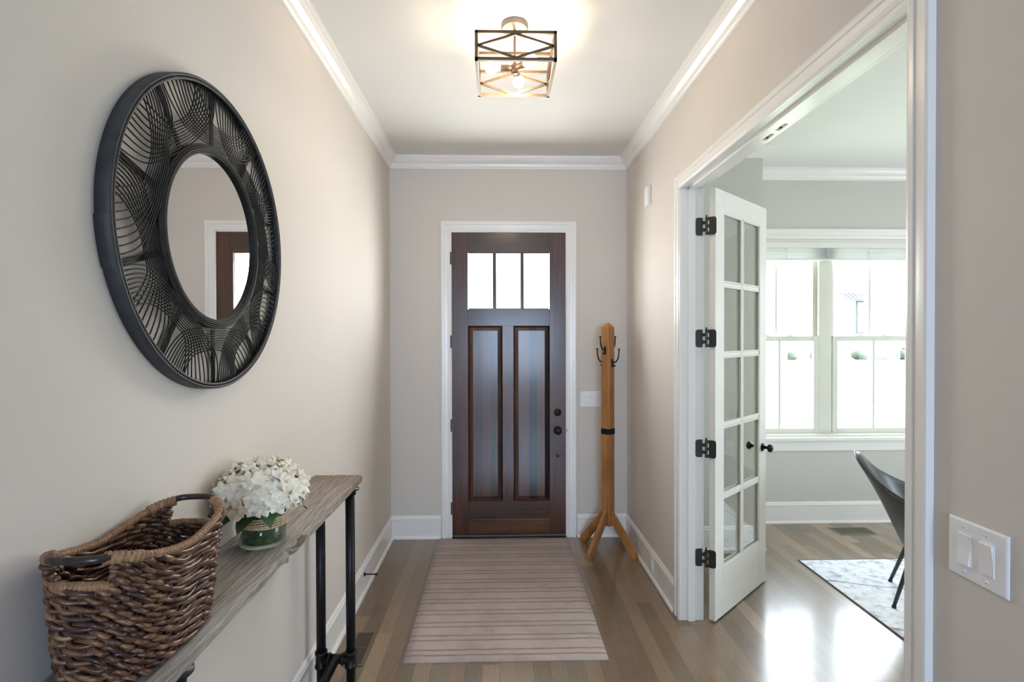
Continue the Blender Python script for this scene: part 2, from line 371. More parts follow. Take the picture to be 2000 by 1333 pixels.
g = G().box(JX, WX0, OD, OD+.15, 0, CZ).box(WX1, 5.55, OD, OD+.15, 0, CZ).box(WX0, WX1, OD, OD+.15, 0, WZ0).box(WX0, WX1, OD, OD+.15, WZ1, CZ)
struct('wall_office_window', g, M['wall_office'], 'pale grey office wall around the twin window')
struct('wall_office_corner', G().box(XO, JX, JY, OD+.15, 0, CZ), M['wall_office'], 'pale grey office wall jutting out behind the open glazed door')
g = G().box(5.5, 5.65, HY-.15, 1.1, 0, CZ).box(5.5, 5.65, 2.9, OD+.15, 0, CZ).box(5.5, 5.65, 1.1, 2.9, 0, .7).box(5.5, 5.65, 1.1, 2.9, 2.45, CZ)
struct('wall_office_side', g, M['wall_office'], 'pale grey side wall of the office')
struct('wall_office_back', G().box(XO, 5.5, HY-.0, HY+.15, 0, CZ), M['wall_office'], 'pale grey back wall of the office')
g = G().box(RXL, XL-.15, HY, HY+.15, 0, CZ)
struct('wall_rear_left', g, M['wall'], 'warm grey wall of the room behind the camera')
struct('wall_rear_side', G().box(RXL-.15, RXL, BY, HY+.15, 0, CZ), M['wall'], 'warm grey side wall of the room behind the camera')
struct('wall_rear_far_side', G().box(5.5, 5.65, BY, HY-.15, 0, CZ), M['wall'], 'warm grey far side wall of the room behind the camera')
g = G().box(RXL-.15, -.4, BY-.15, BY, 0, CZ).box(1.2, 5.65, BY-.15, BY, 0, CZ).box(-.4, 1.2, BY-.15, BY, 0, .65).box(-.4, 1.2, BY-.15, BY, 2.25, CZ)
struct('wall_back', g, M['wall'], 'warm grey back wall around the added, unseen window')

# baseboards, crown, casings
BB = [(0, 0), (.017, 0), (.017, .012), (.013, .018), (.013, .148), (.0165, .152), (.0165, .158), (.011, .163), (.011, .170), (.007, .178), (.003, .182), (0, .182)]
SH = [(0, 0), (.027, 0), (.027, .006), (.024, .014), (.018, .019), (0, .019)]
def baseboard(name, path, side, label):
    return struct(name, G().sweep(BB, path, side).sweep(SH, path, side), M['trim'], label)
baseboard('baseboard_left', [(XL, HY, 0), (XL, D, 0), (-.463, D, 0)], -1, 'tall white baseboard under the mirror wall')
baseboard('baseboard_right', [(.628, D, 0), (XR, D, 0), (XR, YF+.085, 0)], -1, 'tall white baseboard behind the coat rack')
baseboard('baseboard_near_right', [(XR, YN-.09, 0), (XR, HY, 0)], -1, 'tall white baseboard under the nearest light switch')
baseboard('baseboard_office', [(XO, YF+.1, 0), (XO, JY, 0), (JX, JY, 0), (JX, OD, 0), (5.5, OD, 0), (5.5, HY+.15, 0)], -1, 'tall white baseboard of the office')
CR = [(0, -.092), (.012, -.092), (.012, -.080), (.018, -.076), (.022, -.064), (.024, -.056), (.032, -.050), (.044, -.040), (.052, -.028), (.056, -.018), (.064, -.016), (.066, -.006), (.072, -.004), (.072, 0), (0, 0)]
def crown(name, path, side, label, closed=False):
    return struct(name, G().sweep(CR, path, side, closed=closed), M['trim'], label)
crown('trim_1', [(XL, HY, CZ), (XL, D, CZ), (XR, D, CZ), (XR, HY, CZ)], -1, 'white crown moulding around the hallway ceiling')
crown('trim_2', [(XO, HY+.15, CZ), (XO, JY, CZ), (JX, JY, CZ), (JX, OD, CZ), (5.5, OD, CZ), (5.5, HY+.15, CZ)], -1, 'white crown moulding around the office ceiling')
CAS = [(0, 0), (0, .011), (.010, .013), (.014, .016), (.030, .016), (.034, .0125), (.058, .0145), (.062, .019), (.078, .020), (.088, .018), (.090, .0)]
CAS = [(a_*.95, b_) for a_, b_ in CAS]
def casing(name, label, pts, out):
    """casing around an opening: path along inner edge, profile a outward in wall plane, b along out normal"""
    return struct(name, G().sweep(CAS, pts, -1, out), M['trim'], label)
casing('trim_3', 'white casing around the front door', [(.538, D, 0), (.538, D, 2.449), (-.374, D, 2.449), (-.374, D, 0)], (0, -1, 0))
CAS0 = CAS; CAS = [(a_*.88, b_) for a_, b_ in CAS]
casing('trim_4', 'white casing around the double door opening', [(XR, YN, 0), (XR, YN, OH), (XR, YF, OH), (XR, YF, 0)], (-1, 0, 0))
CAS = CAS0
casing('trim_5', 'white office side casing of the double door opening', [(XO, YF, 0), (XO, YF, OH), (XO, YN, OH), (XO, YN, 0)], (1, 0, 0))
# jambs with stops
g = G().box(XR, XO, YF, YF+.02, 0, OH).box(XR, XO, YN-.02, YN, 0, OH).box(XR, XO, YN-.02, YF+.02, OH, OH+.02)
g.box(XR+.035, XO-.042, YF-.012, YF, 0, OH).box(XR+.035, XO-.042, YN, YN+.012, 0, OH).box(XR+.035, XO-.042, YN, YF, OH-.012, OH)
struct('trim_6', g, M['trim'], 'white jamb lining the double door opening', bevel=.0015)
for y, lb in ((2.085, 'steel ball catch plate in the door head, nearer the mirror wall end'), (2.19, 'steel ball catch plate in the door head, farther of the two')):
    t = thing('ball_catch', (1.128, y, OH), lb, 'door hardware')
    lb2 = 'nearer of the two steel catch plates in the door head' if y < 2.1 else 'farther of the two steel catch plates in the door head'
    t['label'] = lb2
    obj('strike_plate', G().box(1.116, 1.141, y-.032, y+.032, OH-.0015, OH), M['canopy'], t)
    obj('catch', G().lathe([(0, -.004), (.006, -.003), (.008, 0), (.008, .001)], (1.128, y, OH-.0015), (0, 0, 1), 14), M['slot'], t, smooth=True)

# front door jamb + threshold
g = G().box(-.394, -.378, D+.0, D+.14, 0, 2.465).box(.544, .56, D, D+.14, 0, 2.465).box(-.394, .56, D, D+.14, 2.451, 2.465)
struct('trim_7', g, M['trim'], 'white jamb lining the front door')
struct('trim_8', G().box(-.378, .544, D-.012, D+.14, 0, .012), M['bronze'], 'dark threshold under the front door', bevel=.003)

# ------------------------------------------------------------------ front door
dr = thing('door_1', (-.376, D, 0), 'dark walnut front door with three square lites', None, None, 'structure')
y0, y1 = D+.002, D+.047
x0, x1, zb, zt = -.376, .542, .016, 2.447
GX = [(-.239, -.040), (-.024, .181), (.197, .403)]; GZ = (1.835, 2.285)
PX = [(-.249, .026), (.123, .413)]; PZ = (.295, 1.700)
obj('stile', G().box(x0, -.245, y0, y1, zb, zt), M['dw_v'], dr, bevel=.0015)
obj('stile', G().box(.409, x1, y0, y1, zb, zt), M['dw_v'], dr, bevel=.0015)
obj('top_rail', G().box(-.245, .409, y0, y1, 2.285, zt), M['dw_h'], dr, bevel=.001)
obj('lock_rail', G().box(-.245, .409, y0, y1, 1.700, 1.835), M['dw_h'], dr, bevel=.001)
obj('bottom_rail', G().box(-.245, .409, y0, y1, zb, .290), M['dw_h'], dr, bevel=.001)
obj('centre_stile', G().box(.030, .119, y0, y1, .290, 1.700), M['dw_v'], dr, bevel=.001)
for a, b in ((-.040, -.024), (.181, .197)): obj('glazing_bar', G().box(a, b, y0, y1, 1.835, 2.285), M['dw_v'], dr, bevel=.003)
# bevelled kick strip across the bottom rail
obj('kick_strip', G().box(-.243, .407, y0-.0035, y0+.002, .03, .145), wood('walnut_kick', (.035, .014, .008), (.14, .062, .025), 'X', .8, .3, coat=.4), dr, bevel=.002)
for (a, b) in ((-.245, .030), (.119, .409)):
    g = G()
    # sticking around the panel
    for d0, d1, yy0, yy1 in ((0, .006, y0-.003, y0+.008), (.006, .012, y0+.004, y0+.012)):
        fr = [(a+d0, .290+d0), (b-d0, .290+d0), (b-d0, 1.700-d0), (a+d0, 1.700-d0)]; q = [(a+d1, .290+d1), (b-d1, .290+d1), (b-d1, 1.700-d1), (a+d1, 1.700-d1)]
        for i in range(4):
            (ax, az), (bx, bz), (cx, cz), (dx, dz) = fr[i], fr[(i+1) % 4], q[(i+1) % 4], q[i]; n = len(g.v)
            g.v += [(ax, yy0, az), (bx, yy0, bz), (cx, yy1, cz), (dx, yy1, dz), (ax, yy1+.01, az), (bx, yy1+.01, bz), (cx, yy1+.01, cz), (dx, yy1+.01, dz)]
            g.f += [tuple(n+k for k in qq) for qq in ((0, 1, 2, 3), (4, 7, 6, 5), (0, 4, 5, 1), (1, 5, 6, 2), (2, 6, 7, 3), (3, 7, 4, 0))]
    obj('panel_moulding', g, M['dw_v'], dr)
    g = G(); ins = [(.008, .016), (.036, .005), (.039, .003)]
    rows = []
    for d_, yy in ins: rows.append([(a+d_, y0+yy, .290+d_), (b-d_, y0+yy, .290+d_), (b-d_, y0+yy, 1.700-d_), (a+d_, y0+yy, 1.700-d_)])
    g.grid(rows, True); n = len(g.v); g.f.append((n-4, n-3, n-2, n-1)); g.f.append((0, 3, 2, 1))
    obj('raised_panel', g, M['dw_p'], dr)
for a, b in GX: obj('glass_pane', G().box(a-.002, b+.002, D+.022, D+.028, 1.833, 2.287), M['glass'], dr)
g = G()
for a, b in GX:
    for q in ((a, a+.006, 1.835, 2.285), (b-.006, b, 1.835, 2.285), (a, b, 1.835, 1.841), (a, b, 2.279, 2.285)): g.box(q[0], q[1], y0-.003, y0+.012, q[2], q[3])
obj('glass_bead', g, M['dw_v'], dr)
for z in (2.24, 1.575, .905, .24):
    g = G().tube([(-.381, D-.010, z-.05), (-.381, D-.010, z+.05)], .0065, 12).box(-.389, -.373, D-.005, D+.001, z-.05, z+.05)
    obj('hinge', g, M['hinge'], dr)
h = obj('deadbolt', G().lathe([(.030, .0), (.030, -.006), (.026, -.010), (.018, -.012), (.016, -.018), (0, -.019)], (.472, y0, 1.003), (0, 1, 0), 28), M['bronze'], dr, smooth=True)
obj('thumb_turn', G().box(.468, .476, y0-.034, y0-.012, .988, 1.018), M['bronze'], h, bevel=.002)
h = obj('knob_rosette', G().lathe([(.033, 0), (.033, -.005), (.028, -.010), (.012, -.013)], (.472, y0, .859), (0, 1, 0), 28), M['bronze'], dr, smooth=True)
obj('door_knob', G().lathe([(.011, -.010), (.010, -.030), (.016, -.036), (.026, -.044), (.029, -.054), (.027, -.064), (.018, -.071), (0, -.073)], (.472, y0, .859), (0, 1, 0), 28), M['bronze'], h, smooth=True)
obj('keyhole_plug', G().lathe([(.011, 0), (.011, -.004), (.007, -.007), (0, -.008)], (.472, y0, .652), (0, 1, 0), 20), M['bronze'], dr, smooth=True)
obj('strike_lip', G().tube([(.541, D-.003, .82), (.545, D-.008, .838), (.547, D-.010, .860), (.545, D-.008, .882), (.541, D-.003, .90)], .004, 8), M['bronze'], dr, smooth=True)

# ------------------------------------------------------------------ glazed office door (leaf swung into the office)
HX, HYY, ANG = 1.2115, 2.915, .738
LW, LZ0, LZ1, LT = .730, .008, 2.446, .035
fd = thing('door_2', (HX, HYY, 0), 'white glazed door with ten lites standing open into the office', None, None, 'structure')
fd.rotation_euler[2] = ANG   # local x along the leaf, local -y towards the hall side face (facing the camera), thickness to +y
LB = dict(local=True)
obj('stile', G().box(0, .105, 0, LT, LZ0, LZ1), M['door_white'], fd, bevel=.0015, **LB)
obj('stile', G().box(LW-.105, LW, 0, LT, LZ0, LZ1), M['door_white'], fd, bevel=.0015, **LB)
obj('top_rail', G().box(.105, LW-.105, 0, LT, LZ1-.125, LZ1), M['door_white'], fd, bevel=.0015, **LB)
obj('bottom_rail', G().box(.105, LW-.105, 0, LT, LZ0, .290), M['door_white'], fd, bevel=.0015, **LB)
gx0, gx1, gz0, gz1 = .105, LW-.105, .290, LZ1-.125
mid = (gx0+gx1)/2
def muntin(g, x0, x1, z0, z1): g.box(x0, x1, .004, LT-.004, z0, z1)
obj('muntin', G().box(mid-.011, mid+.011, .003, LT-.003, gz0, gz1), M['door_white'], fd, bevel=.004, **LB)
rh = (gz1-gz0)/5
for i in range(1, 5):
    z = gz0+i*rh
    obj('muntin', G().box(gx0, mid-.011, .004, LT-.004, z-.011, z+.011).box(mid+.011, gx1, .004, LT-.004, z-.011, z+.011), M['door_white'], fd, bevel=.004, **LB)
g = G()
for i in range(5):
    for a, b in ((gx0, mid-.011), (mid+.011, gx1)):
        za = gz0+i*rh+(.011 if i else 0); zb_ = gz0+(i+1)*rh-(.011 if i < 4 else 0)
        for ya, yb in ((.002, .012), (LT-.012, LT-.002)):
            g.box(a, a+.008, ya, yb, za, zb_).box(b-.008, b, ya, yb, za, zb_).box(a, b, ya, yb, za, za+.008).box(a, b, ya, yb, zb_-.008, zb_)
obj('glazing_bead', g, M['door_white'], fd, **LB)
for i in range(5):
    for a, b in ((gx0, mid-.011), (mid+.011, gx1)):
        obj('glass_pane', G().box(a, b, .0155, .0195, gz0+i*rh+(.011 if i else 0), gz0+(i+1)*rh-(.011 if i < 4 else 0)), M['glass'], fd, **LB)
KX, KZ = LW-.060, .895
for sgn, y in ((-1, 0), (1, LT)):
    r = obj('knob_rosette', G().lathe([(.027, 0), (.027, .004), (.022, .008), (.010, .010)], (KX, y, KZ), (0, sgn, 0), 26), M['bronze'], fd, smooth=True, **LB)
    obj('door_knob', G().lathe([(.010, .008), (.009, .028), (.014, .033), (.024, .040), (.027, .048), (.025, .057), (.016, .063), (0, .065)], (KX, y, KZ), (0, sgn, 0), 26), M['bronze'], r, smooth=True, **LB)
# hinges: one leaf screwed on the jamb, one on the door edge
for z in (2.234, 1.603, .980, .360):
    g = G().tube([(1.168, 2.934, z-.05), (1.168, 2.934, z+.062)], .005, 12)
    for kk in range(5):   # knuckles joined alternately to the jamb leaf and the door leaf
        za, zb2 = z-.05+kk*.02+.0008, z-.05+(kk+1)*.02-.0008; g.tube([(1.168, 2.934, za), (1.168, 2.934, zb2)], .0070, 12)
        if kk % 2: g.box(1.149, 1.166, 2.940, 2.9425, za, zb2)
        else: g.box(1.170, 1.184, 2.928, 2.9305, za, zb2)
    h = obj('hinge', g, M['hinge'], None, smooth=False)
    h.location = (0, 0, 0); h.parent = fd
    h.matrix_parent_inverse = (Matrix.Translation(fd.location) @ Matrix.Rotation(ANG, 4, 'Z')).inverted()
    def plate(a, b, n, zc):
        g = G(); a, b = Vector(a), Vector(b); d = (b-a); L = d.length; d.normalize(); n = Vector(n); t = .0025; c = .012; H = .05
        prof = [(0, -H), (L-c, -H), (L-c*.3, -H+c*.3), (L, -H+c), (L, H-c), (L-c*.3, H-c*.3), (L-c, H), (0, H)]; k = len(prof)
        for s_ in (0, 1):
            for u, w in prof: p = a+d*u+n*t*s_; g.v.append((p.x, p.y, zc+w))
        g.f.append(tuple(range(k))[::-1]); g.f.append(tuple(range(k, 2*k)))
        for i in range(k): g.f.append((i, (i+1) % k, k+(i+1) % k, k+i))
        return g
    obj('hinge_leaf', plate((1.151, 2.9505, 0), (1.113, 2.9515, 0), (0, -1, 0), z), M['hinge'], h)
    obj('hinge_leaf', plate((1.181, 2.929, 0), (HX+.001, HYY-.006, 0), (.3, -.95, 0), z), M['hinge'], h)

# ------------------------------------------------------------------ office window
def sash(parent, x0, x1, z0, z1, y0, fr, muntx):
    g = G().box(x0, x0+fr, y0, y0+.035, z0, z1).box(x1-fr, x1, y0, y0+.035, z0, z1).box(x0+fr, x1-fr, y0, y0+.035, z0, z0+fr).box(x0+fr, x1-fr, y0, y0+.035, z1-fr, z1)
    s_ = obj('sash', g, M['sash'], parent, bevel=.002)
    obj('muntin', G().box(muntx-.010, muntx+.010, y0+.006, y0+.029, z0+fr, z1-fr), M['sash'], s_, bevel=.003)
    obj('glass_pane', G().box(x0+fr, x1-fr, y0+.016, y0+.020, z0+fr, z1-fr), M['glass'], s_)
def window(name, label, x0, x1, mulls, oy):
    w = thing(name, ((x0+x1)/2, oy, WZ0), label, None, None, 'structure')
    # frame, recessed in the wall
    g = G().box(x0, x0+.028, oy, oy+.15, WZ0, WZ1).box(x1-.028, x1, oy, oy+.15, WZ0, WZ1).box(x0+.028, x1-.028, oy, oy+.15, WZ1-.028, WZ1).box(x0+.028, x1-.028, oy, oy+.15, WZ0, WZ0+.02)
    for a, b in mulls: g.box(a, b, oy+.052, oy+.15, WZ0+.02, WZ1-.028)
    obj('frame', g, M['sash'], w, bevel=.002)
    xs = [x0+.028]+[q for m_ in mulls for q in m_]+[x1-.028]
    zm = 1.59
    for i in range(0, len(xs), 2):
        a, b = xs[i], xs[i+1]
        mx = (a+b)/2
        sash(w, a, b, zm-.022, WZ1-.028, oy+.085, .036, mx)
        sash(w, a+.004, b-.004, WZ0+.02, zm+.022, oy+.045, .044, mx+.01)
        lk = obj('sash_lock', G().box(mx-.13, mx-.08, oy+.05, oy+.075, zm+.022, zm+.032).box(mx+.08, mx+.13, oy+.05, oy+.075, zm+.022, zm+.032), M['plastic'], w, bevel=.002)
    obj('stool', G().box(x0-.11, x1+.11, oy-.045, oy+.045, WZ0-.032, WZ0), M['trim'], w, bevel=.005)
    obj('apron', G().box(x0-.07, x1+.07, oy-.016, oy, WZ0-.12, WZ0-.032).box(x0-.07, x1+.07, oy-.020, oy, WZ0-.052, WZ0-.032), M['trim'], w, bevel=.003)
    obj('casing', G().sweep(CAS, [(x1, oy, WZ0), (x1, oy, WZ1), (x0, oy, WZ1), (x0, oy, WZ0)], -1, (0, -1, 0)), M['trim'], w)
    return w
window('window_1', 'white twin double-hung office window', WX0+.0, WX1, [(2.79, 2.905)], OD)
# blinds raised
bl = thing('window_blind', (2.855, OD+.03, 2.42), 'white slatted blind drawn up at the top of the office window', 'blind')
bx0, bx1 = WX0+.03, WX1-.03
obj('headrail', G().box(bx0, bx1, OD+.004, OD+.05, 2.372, 2.42), M['blind'], bl, bevel=.002)
random.seed(4)
nsl = 12
for i in range(nsl):
    z = 2.272+.012+i*.0078; jit = random.uniform(-.003, .003)
    obj('slat', G().box(bx0+.004, bx1-.004, OD+.001+jit, OD+.043+jit, z, z+.0028), M['blind'], bl)
obj('bottom_rail', G().box(bx0+.004, bx1-.004, OD+.002, OD+.044, 2.264, 2.280), M['blind'], bl, bevel=.002)
for x in (2.16, 2.47, 2.83, 3.18, 3.53):
    g = G(); pts = []
    for q in range(22): pts.append((x+.006*math.sin(q*1.9), OD-.004+.003*math.cos(q*2.3), 2.268+q*.0048))
    g.tube(pts, .0016, 6).tube([(p[0]+.009+.004*math.sin(i*1.3), p[1], p[2]) for i, p in enumerate(pts)], .0016, 6)
    obj('ladder_cord', g, M['plastic'], bl, smooth=True)
# unseen side and rear windows, added and sized for the daylight they admit
def plain_window(name, label, axis, p, a0, a1, z0, z1, n):
    w = thing(name, (p, (a0+a1)/2, z0) if axis == 'X' else ((a0+a1)/2, p, z0), label, None, None, 'structure')
    def bx(g, u0, u1, d0, d1, zz0, zz1):
        if axis == 'X': g.box(d0, d1, u0, u1, zz0, zz1)
        else: g.box(u0, u1, d0, d1, zz0, zz1)
    g = G(); bx(g, a0, a0+.05, p, p+.12, z0, z1); bx(g, a1-.05, a1, p, p+.12, z0, z1); bx(g, a0, a1, p, p+.12, z0, z0+.05); bx(g, a0, a1, p, p+.12, z1-.05, z1)
    for i in range(1, n): u = a0+(a1-a0)*i/n; bx(g, u-.04, u+.04, p+.01, p+.11, z0, z1)
    bx(g, a0, a1, p+.03, p+.07, (z0+z1)/2-.02, (z0+z1)/2+.02)
    obj('frame', g, M['trim'], w); g = G(); bx(g, a0+.05, a1-.05, p+.05, p+.054, z0+.05, z1-.05); obj('glass_pane', g, M['glass'], w)
plain_window('window_2', 'unseen white office side window added for daylight', 'X', 5.515, 1.1, 2.9, .7, 2.45, 2)
plain_window('window_3', 'unseen white framed window added behind the camera for daylight', 'Y', BY-.14, -.4, 1.2, .65, 2.25, 2)

# ------------------------------------------------------------------ rugs, vents
g = G(); rx0, rx1, ry0, ry1 = -.478, .545, 2.600, 4.178
n = 40; rows = []
ru = G()
def rug_mesh(x0, x1, y0, y1, th, cell=.04, skew=None):
    g = G(); nx = int((x1-x0)/cell); ny = int((y1-y0)/cell); rows = []
    for j in range(ny+1):
        r = []
        for i in range(nx+1):
            x = x0+(x1-x0)*i/nx; y = y0+(y1-y0)*j/ny; e = min(i, nx-i, j, ny-j)
            z = th*(.55 if e == 0 else 1)+.0008*noise.noise((x*9, y*9, 0))
            if e == 0: x += .002*noise.noise((x*5, y*5, 2)); y += .003*noise.noise((x*5, y*5, 5))
            r.append((x, y, z))
        rows.append(r)
    g.grid(rows); W = nx+1
    ring = [i for i in range(W)]+[j*W+nx for j in range(1, ny+1)]+[ny*W+i for i in range(nx-1, -1, -1)]+[j*W for j in range(ny-1, 0, -1)]
    b = len(g.v)
    for i in ring: p = g.v[i]; g.v.append((p[0], p[1], .0003))
    k = len(ring)
    for i in range(k): g.f.append((ring[i], ring[(i+1) % k], b+(i+1) % k, b+i))
    return g
rg = rug_mesh(rx0, rx1, ry0, ry1, .010)
tag(obj('runner_rug', rg, M['rug'], loc=(.033, 3.39, 0), smooth=True), 'taupe entry rug with thin darker cross stripes before the front door', 'rug')
tag(obj('area_rug', rug_mesh(2.15, 4.9, .6, 3.71, .008, .05), M['rug2'], loc=(3.5, 2.2, 0)), 'white and grey distressed area rug on the office floor', 'rug')
o = bpy.data.objects['area_rug']
bd = G().sweep([(0, .0004), (0, .0084), (.005, .0084), (.005, .0004)], [(2.145, .595, 0), (4.905, .595, 0), (4.905, 3.715, 0), (2.145, 3.715, 0)], 1, closed=True)
obj('bound_edge', bd, plain('dark_rug_binding', (.2, .2, .2), .9), o)
def vent(name, x0, x1, y0, y1, label, m, along, nb, split):
    t = thing(name, ((x0+x1)/2, (y0+y1)/2, 0), label, 'floor vent')
    b = .012
    g = G().box(x0, x1, y0, y0+b, 0, .004).box(x0, x1, y1-b, y1, 0, .004).box(x0, x0+b, y0+b, y1-b, 0, .004).box(x1-b, x1, y0+b, y1-b, 0, .004)
    obj('frame', g, m, t, bevel=.001)
    obj('duct', G().box(x0+b, x1-b, y0+b, y1-b, .0003, .0008), M['slot'], t)
    g = G()
    for i in range(nb):
        f = (i+.5)/nb
        if along == 'X':
            y = y0+b+(y1-y0-2*b)*f; g.box(x0+b, x1-b, y-.0016, y+.0016, .0008, .0034)
        else:
            x = x0+b+(x1-x0-2*b)*f; g.box(x-.0016, x+.0016, y0+b, y1-b, .0008, .0034)
    if split == 'X': g.box((x0+x1)/2-.002, (x0+x1)/2+.002, y0+b, y1-b, .0008, .0034)
    else: g.box(x0+b, x1-b, (y0+y1)/2-.002, (y0+y1)/2+.002, .0008, .0034)
    obj('louvre', g, m, t)
VM = plain('brown_vent_metal', (.17, .125, .09), .45, .2); VM2 = plain('bronze_vent_metal', (.30, .27, .21), .5, .3)
vent('floor_vent', -.775, -.672, 2.585, 2.885, 'brown metal floor vent beside the black pipe legs', VM, 'X', 30, 'Y')
vent('floor_vent', 2.765, 3.080, 4.175, 4.345, 'bronze floor vent under the office window', VM2, 'Y', 34, 'X')

# ------------------------------------------------------------------ ceiling light
LX = (1010-974)/460-.002; LYc = 2.412; W2 = .174; zT, zB = 2.913, 2.787
cl = thing('ceiling_light', (LX, LYc, CZ), 'square open metal cage ceiling light with three lit bulbs', 'ceiling light')
bw = .0125
xa, xb, ya, yb = LX-W2, LX+W2, LYc-W2, LYc+W2
cage = obj('cage', G().box(xa, xb, ya, ya+bw, zT-bw, zT).box(xa, xb, yb-bw, yb, zT-bw, zT).box(xa, xa+bw, ya, yb, zT-bw, zT).box(xb-bw, xb, ya, yb, zT-bw, zT)
    .box(xa, xb, ya, ya+bw, zB, zB+bw).box(xa, xb, yb-bw, yb, zB, zB+bw).box(xa, xa+bw, ya, yb, zB, zB+bw).box(xb-bw, xb, ya, yb, zB, zB+bw)
    .box(xa, xa+bw, ya, ya+bw, zB, zT).box(xb-bw, xb, ya, ya+bw, zB, zT).box(xa, xa+bw, yb-bw, yb, zB, zT).box(xb-bw, xb, yb-bw, yb, zB, zT), M['nickel'], cl)
zc = (zT+zB)/2; hz = (zT-zB)/2-bw
for (p, q, r, s_) in (((xa+bw, ya+.005), (LX, ya+.005), (xb-bw, ya+.005), 0), ((xa+bw, yb-.005), (LX, yb-.005), (xb-bw, yb-.005), 0), ((xa+.005, ya+bw), (xa+.005, LYc), (xa+.005, yb-bw), 1), ((xb-.005, ya+bw), (xb-.005, LYc), (xb-.005, yb-bw), 1)):
    g = G(); up = (0, 1, 0) if s_ == 0 else (1, 0, 0)
    for A, B in (((*p, zc), (*q, zc+hz)), ((*q, zc+hz), (*r, zc)), ((*r, zc), (*q, zc-hz)), ((*q, zc-hz), (*p, zc))): g.bar(A, B, .010, .007, up)
    obj('diamond_brace', g, M['nickel'], cage)
obj('crossbar', G().box(xa+bw, xb-bw, LYc-.005, LYc+.005, zT-bw, zT), M['nickel'], cl)
obj('canopy', G().lathe([(0, .0), (.058, 0), (.062, -.004), (.062, -.020), (.058, -.025), (.0, -.026)], (LX, LYc, CZ), (0, 0, 1), 40), M['canopy'], cl, smooth=False, bevel=.001)
obj('stem', G().tube([(LX, LYc, CZ-.024), (LX, LYc, 2.835)], .0055, 12), M['nickel'], cl)
obj('hub', G().lathe([(0, -.022), (.014, -.020), (.018, -.008), (.018, .012), (.010, .022), (0, .023)], (LX, LYc, 2.838), (0, 0, 1), 24), M['nickel'], cl, smooth=True)
for a in (192, 309, 78):
    d = Vector((math.cos(math.radians(a)), math.sin(math.radians(a)), -.06)).normalized(); o0 = Vector((LX, LYc, 2.838))
    s_ = obj('socket', G().lathe([(.010, .010), (.0145, .020), (.0145, .068), (.0125, .070)], o0, d, 20), M['nickel'], cl, smooth=True)
    bp = [(.012, .066)]+[(.0125+.0125*math.sin((t/6)*PI/2), .072+.022*t/6) for t in range(7)]+[(.027*math.cos(t*PI/16), .108+.027*math.sin(t*PI/16)) for t in range(0, 9)]
    bp = [(.012, .068), (.0125, .076), (.017, .086), (.024, .098), (.027, .110), (.0255, .121), (.020, .130), (.011, .136), (0, .138)]
    obj('bulb', G().lathe(bp, o0, d, 20), M['bulb'], cl, smooth=True)

# ------------------------------------------------------------------ round mirror
MY, MZ, RO, RI, RG = 1.590, 1.910, .443, .264, .240
mr = thing('wall_mirror', (XL, MY, MZ), 'round mirror in a wide black rattan frame of fanned curved rods', 'mirror')
def mp(r, a, x=0): return (XL+x, MY+r*math.cos(a), MZ+r*math.sin(a))
def ring(g, r, x, rr, n=96, m=8): return g.tube([mp(r, 2*PI*i/n, x) for i in range(n)], rr, m, closed=True)
g = G()   # outer hoop: flat bent band with a doubled edge
rows = []
for (r, x) in ((RO-.006, .002), (RO, .002), (RO, .034), (RO-.003, .037), (RO-.006, .037), (RO-.008, .034), (RO-.006, .002)):
    rows.append([mp(r, 2*PI*i/120, x) for i in range(120)])
g.grid(rows, True); ring(g, RO-.013, .033, .0042, 120); ring(g, RO-.013, .012, .004, 120)
a0 = PI-.02   # overlap joint of the hoop
rows = []
for r, x in ((RO-.001, .001), (RO+.0018, .001), (RO+.0018, .037), (RO-.001, .038)): rows.append([mp(r, PI+.06+t*.02, x) for t in range(14)])
g.grid(rows)
obj('outer_hoop', g, M['rattan_band'], mr, smooth=True)
g = G()
for k in range(5): ring(g, RG+.003+k*.0052, .033-abs(k-1.5)*.0022, .0030, 110)
rows = [[mp(RG, 2*PI*i/110, .010) for i in range(110)], [mp(RG+.001, 2*PI*i/110, .030) for i in range(110)]]
g.grid(rows, True)
rows = [[mp(r, 2*PI*i/110, x) for i in range(110)] for r, x in ((RG, .008), (RI, .008), (RI, .030))]
g.grid(rows, True)
obj('inner_hoop', g, M['rattan'], mr, smooth=True)
obj('mirror_glass', G().lathe([(0, .021), (RG+.003, .021), (RG+.003, .014), (0, .014)], (XL, MY, MZ), (1, 0, 0), 96), M['mirror'], mr)
SPK = [math.radians(-90+36*i) for i in range(10)]
for a in SPK:
    c, s_ = math.cos(a), math.sin(a)
    p = Vector(mp((RI+RO)/2, a, .013)); d = Vector((0, c, s_)); t = Vector((0, -s_, c))
    obj('spoke', G().obox(p, (d, t, (1, 0, 0)), ((RO-RI)/2-.004, .0075, .003)), M['rattan'], mr, bevel=.001)
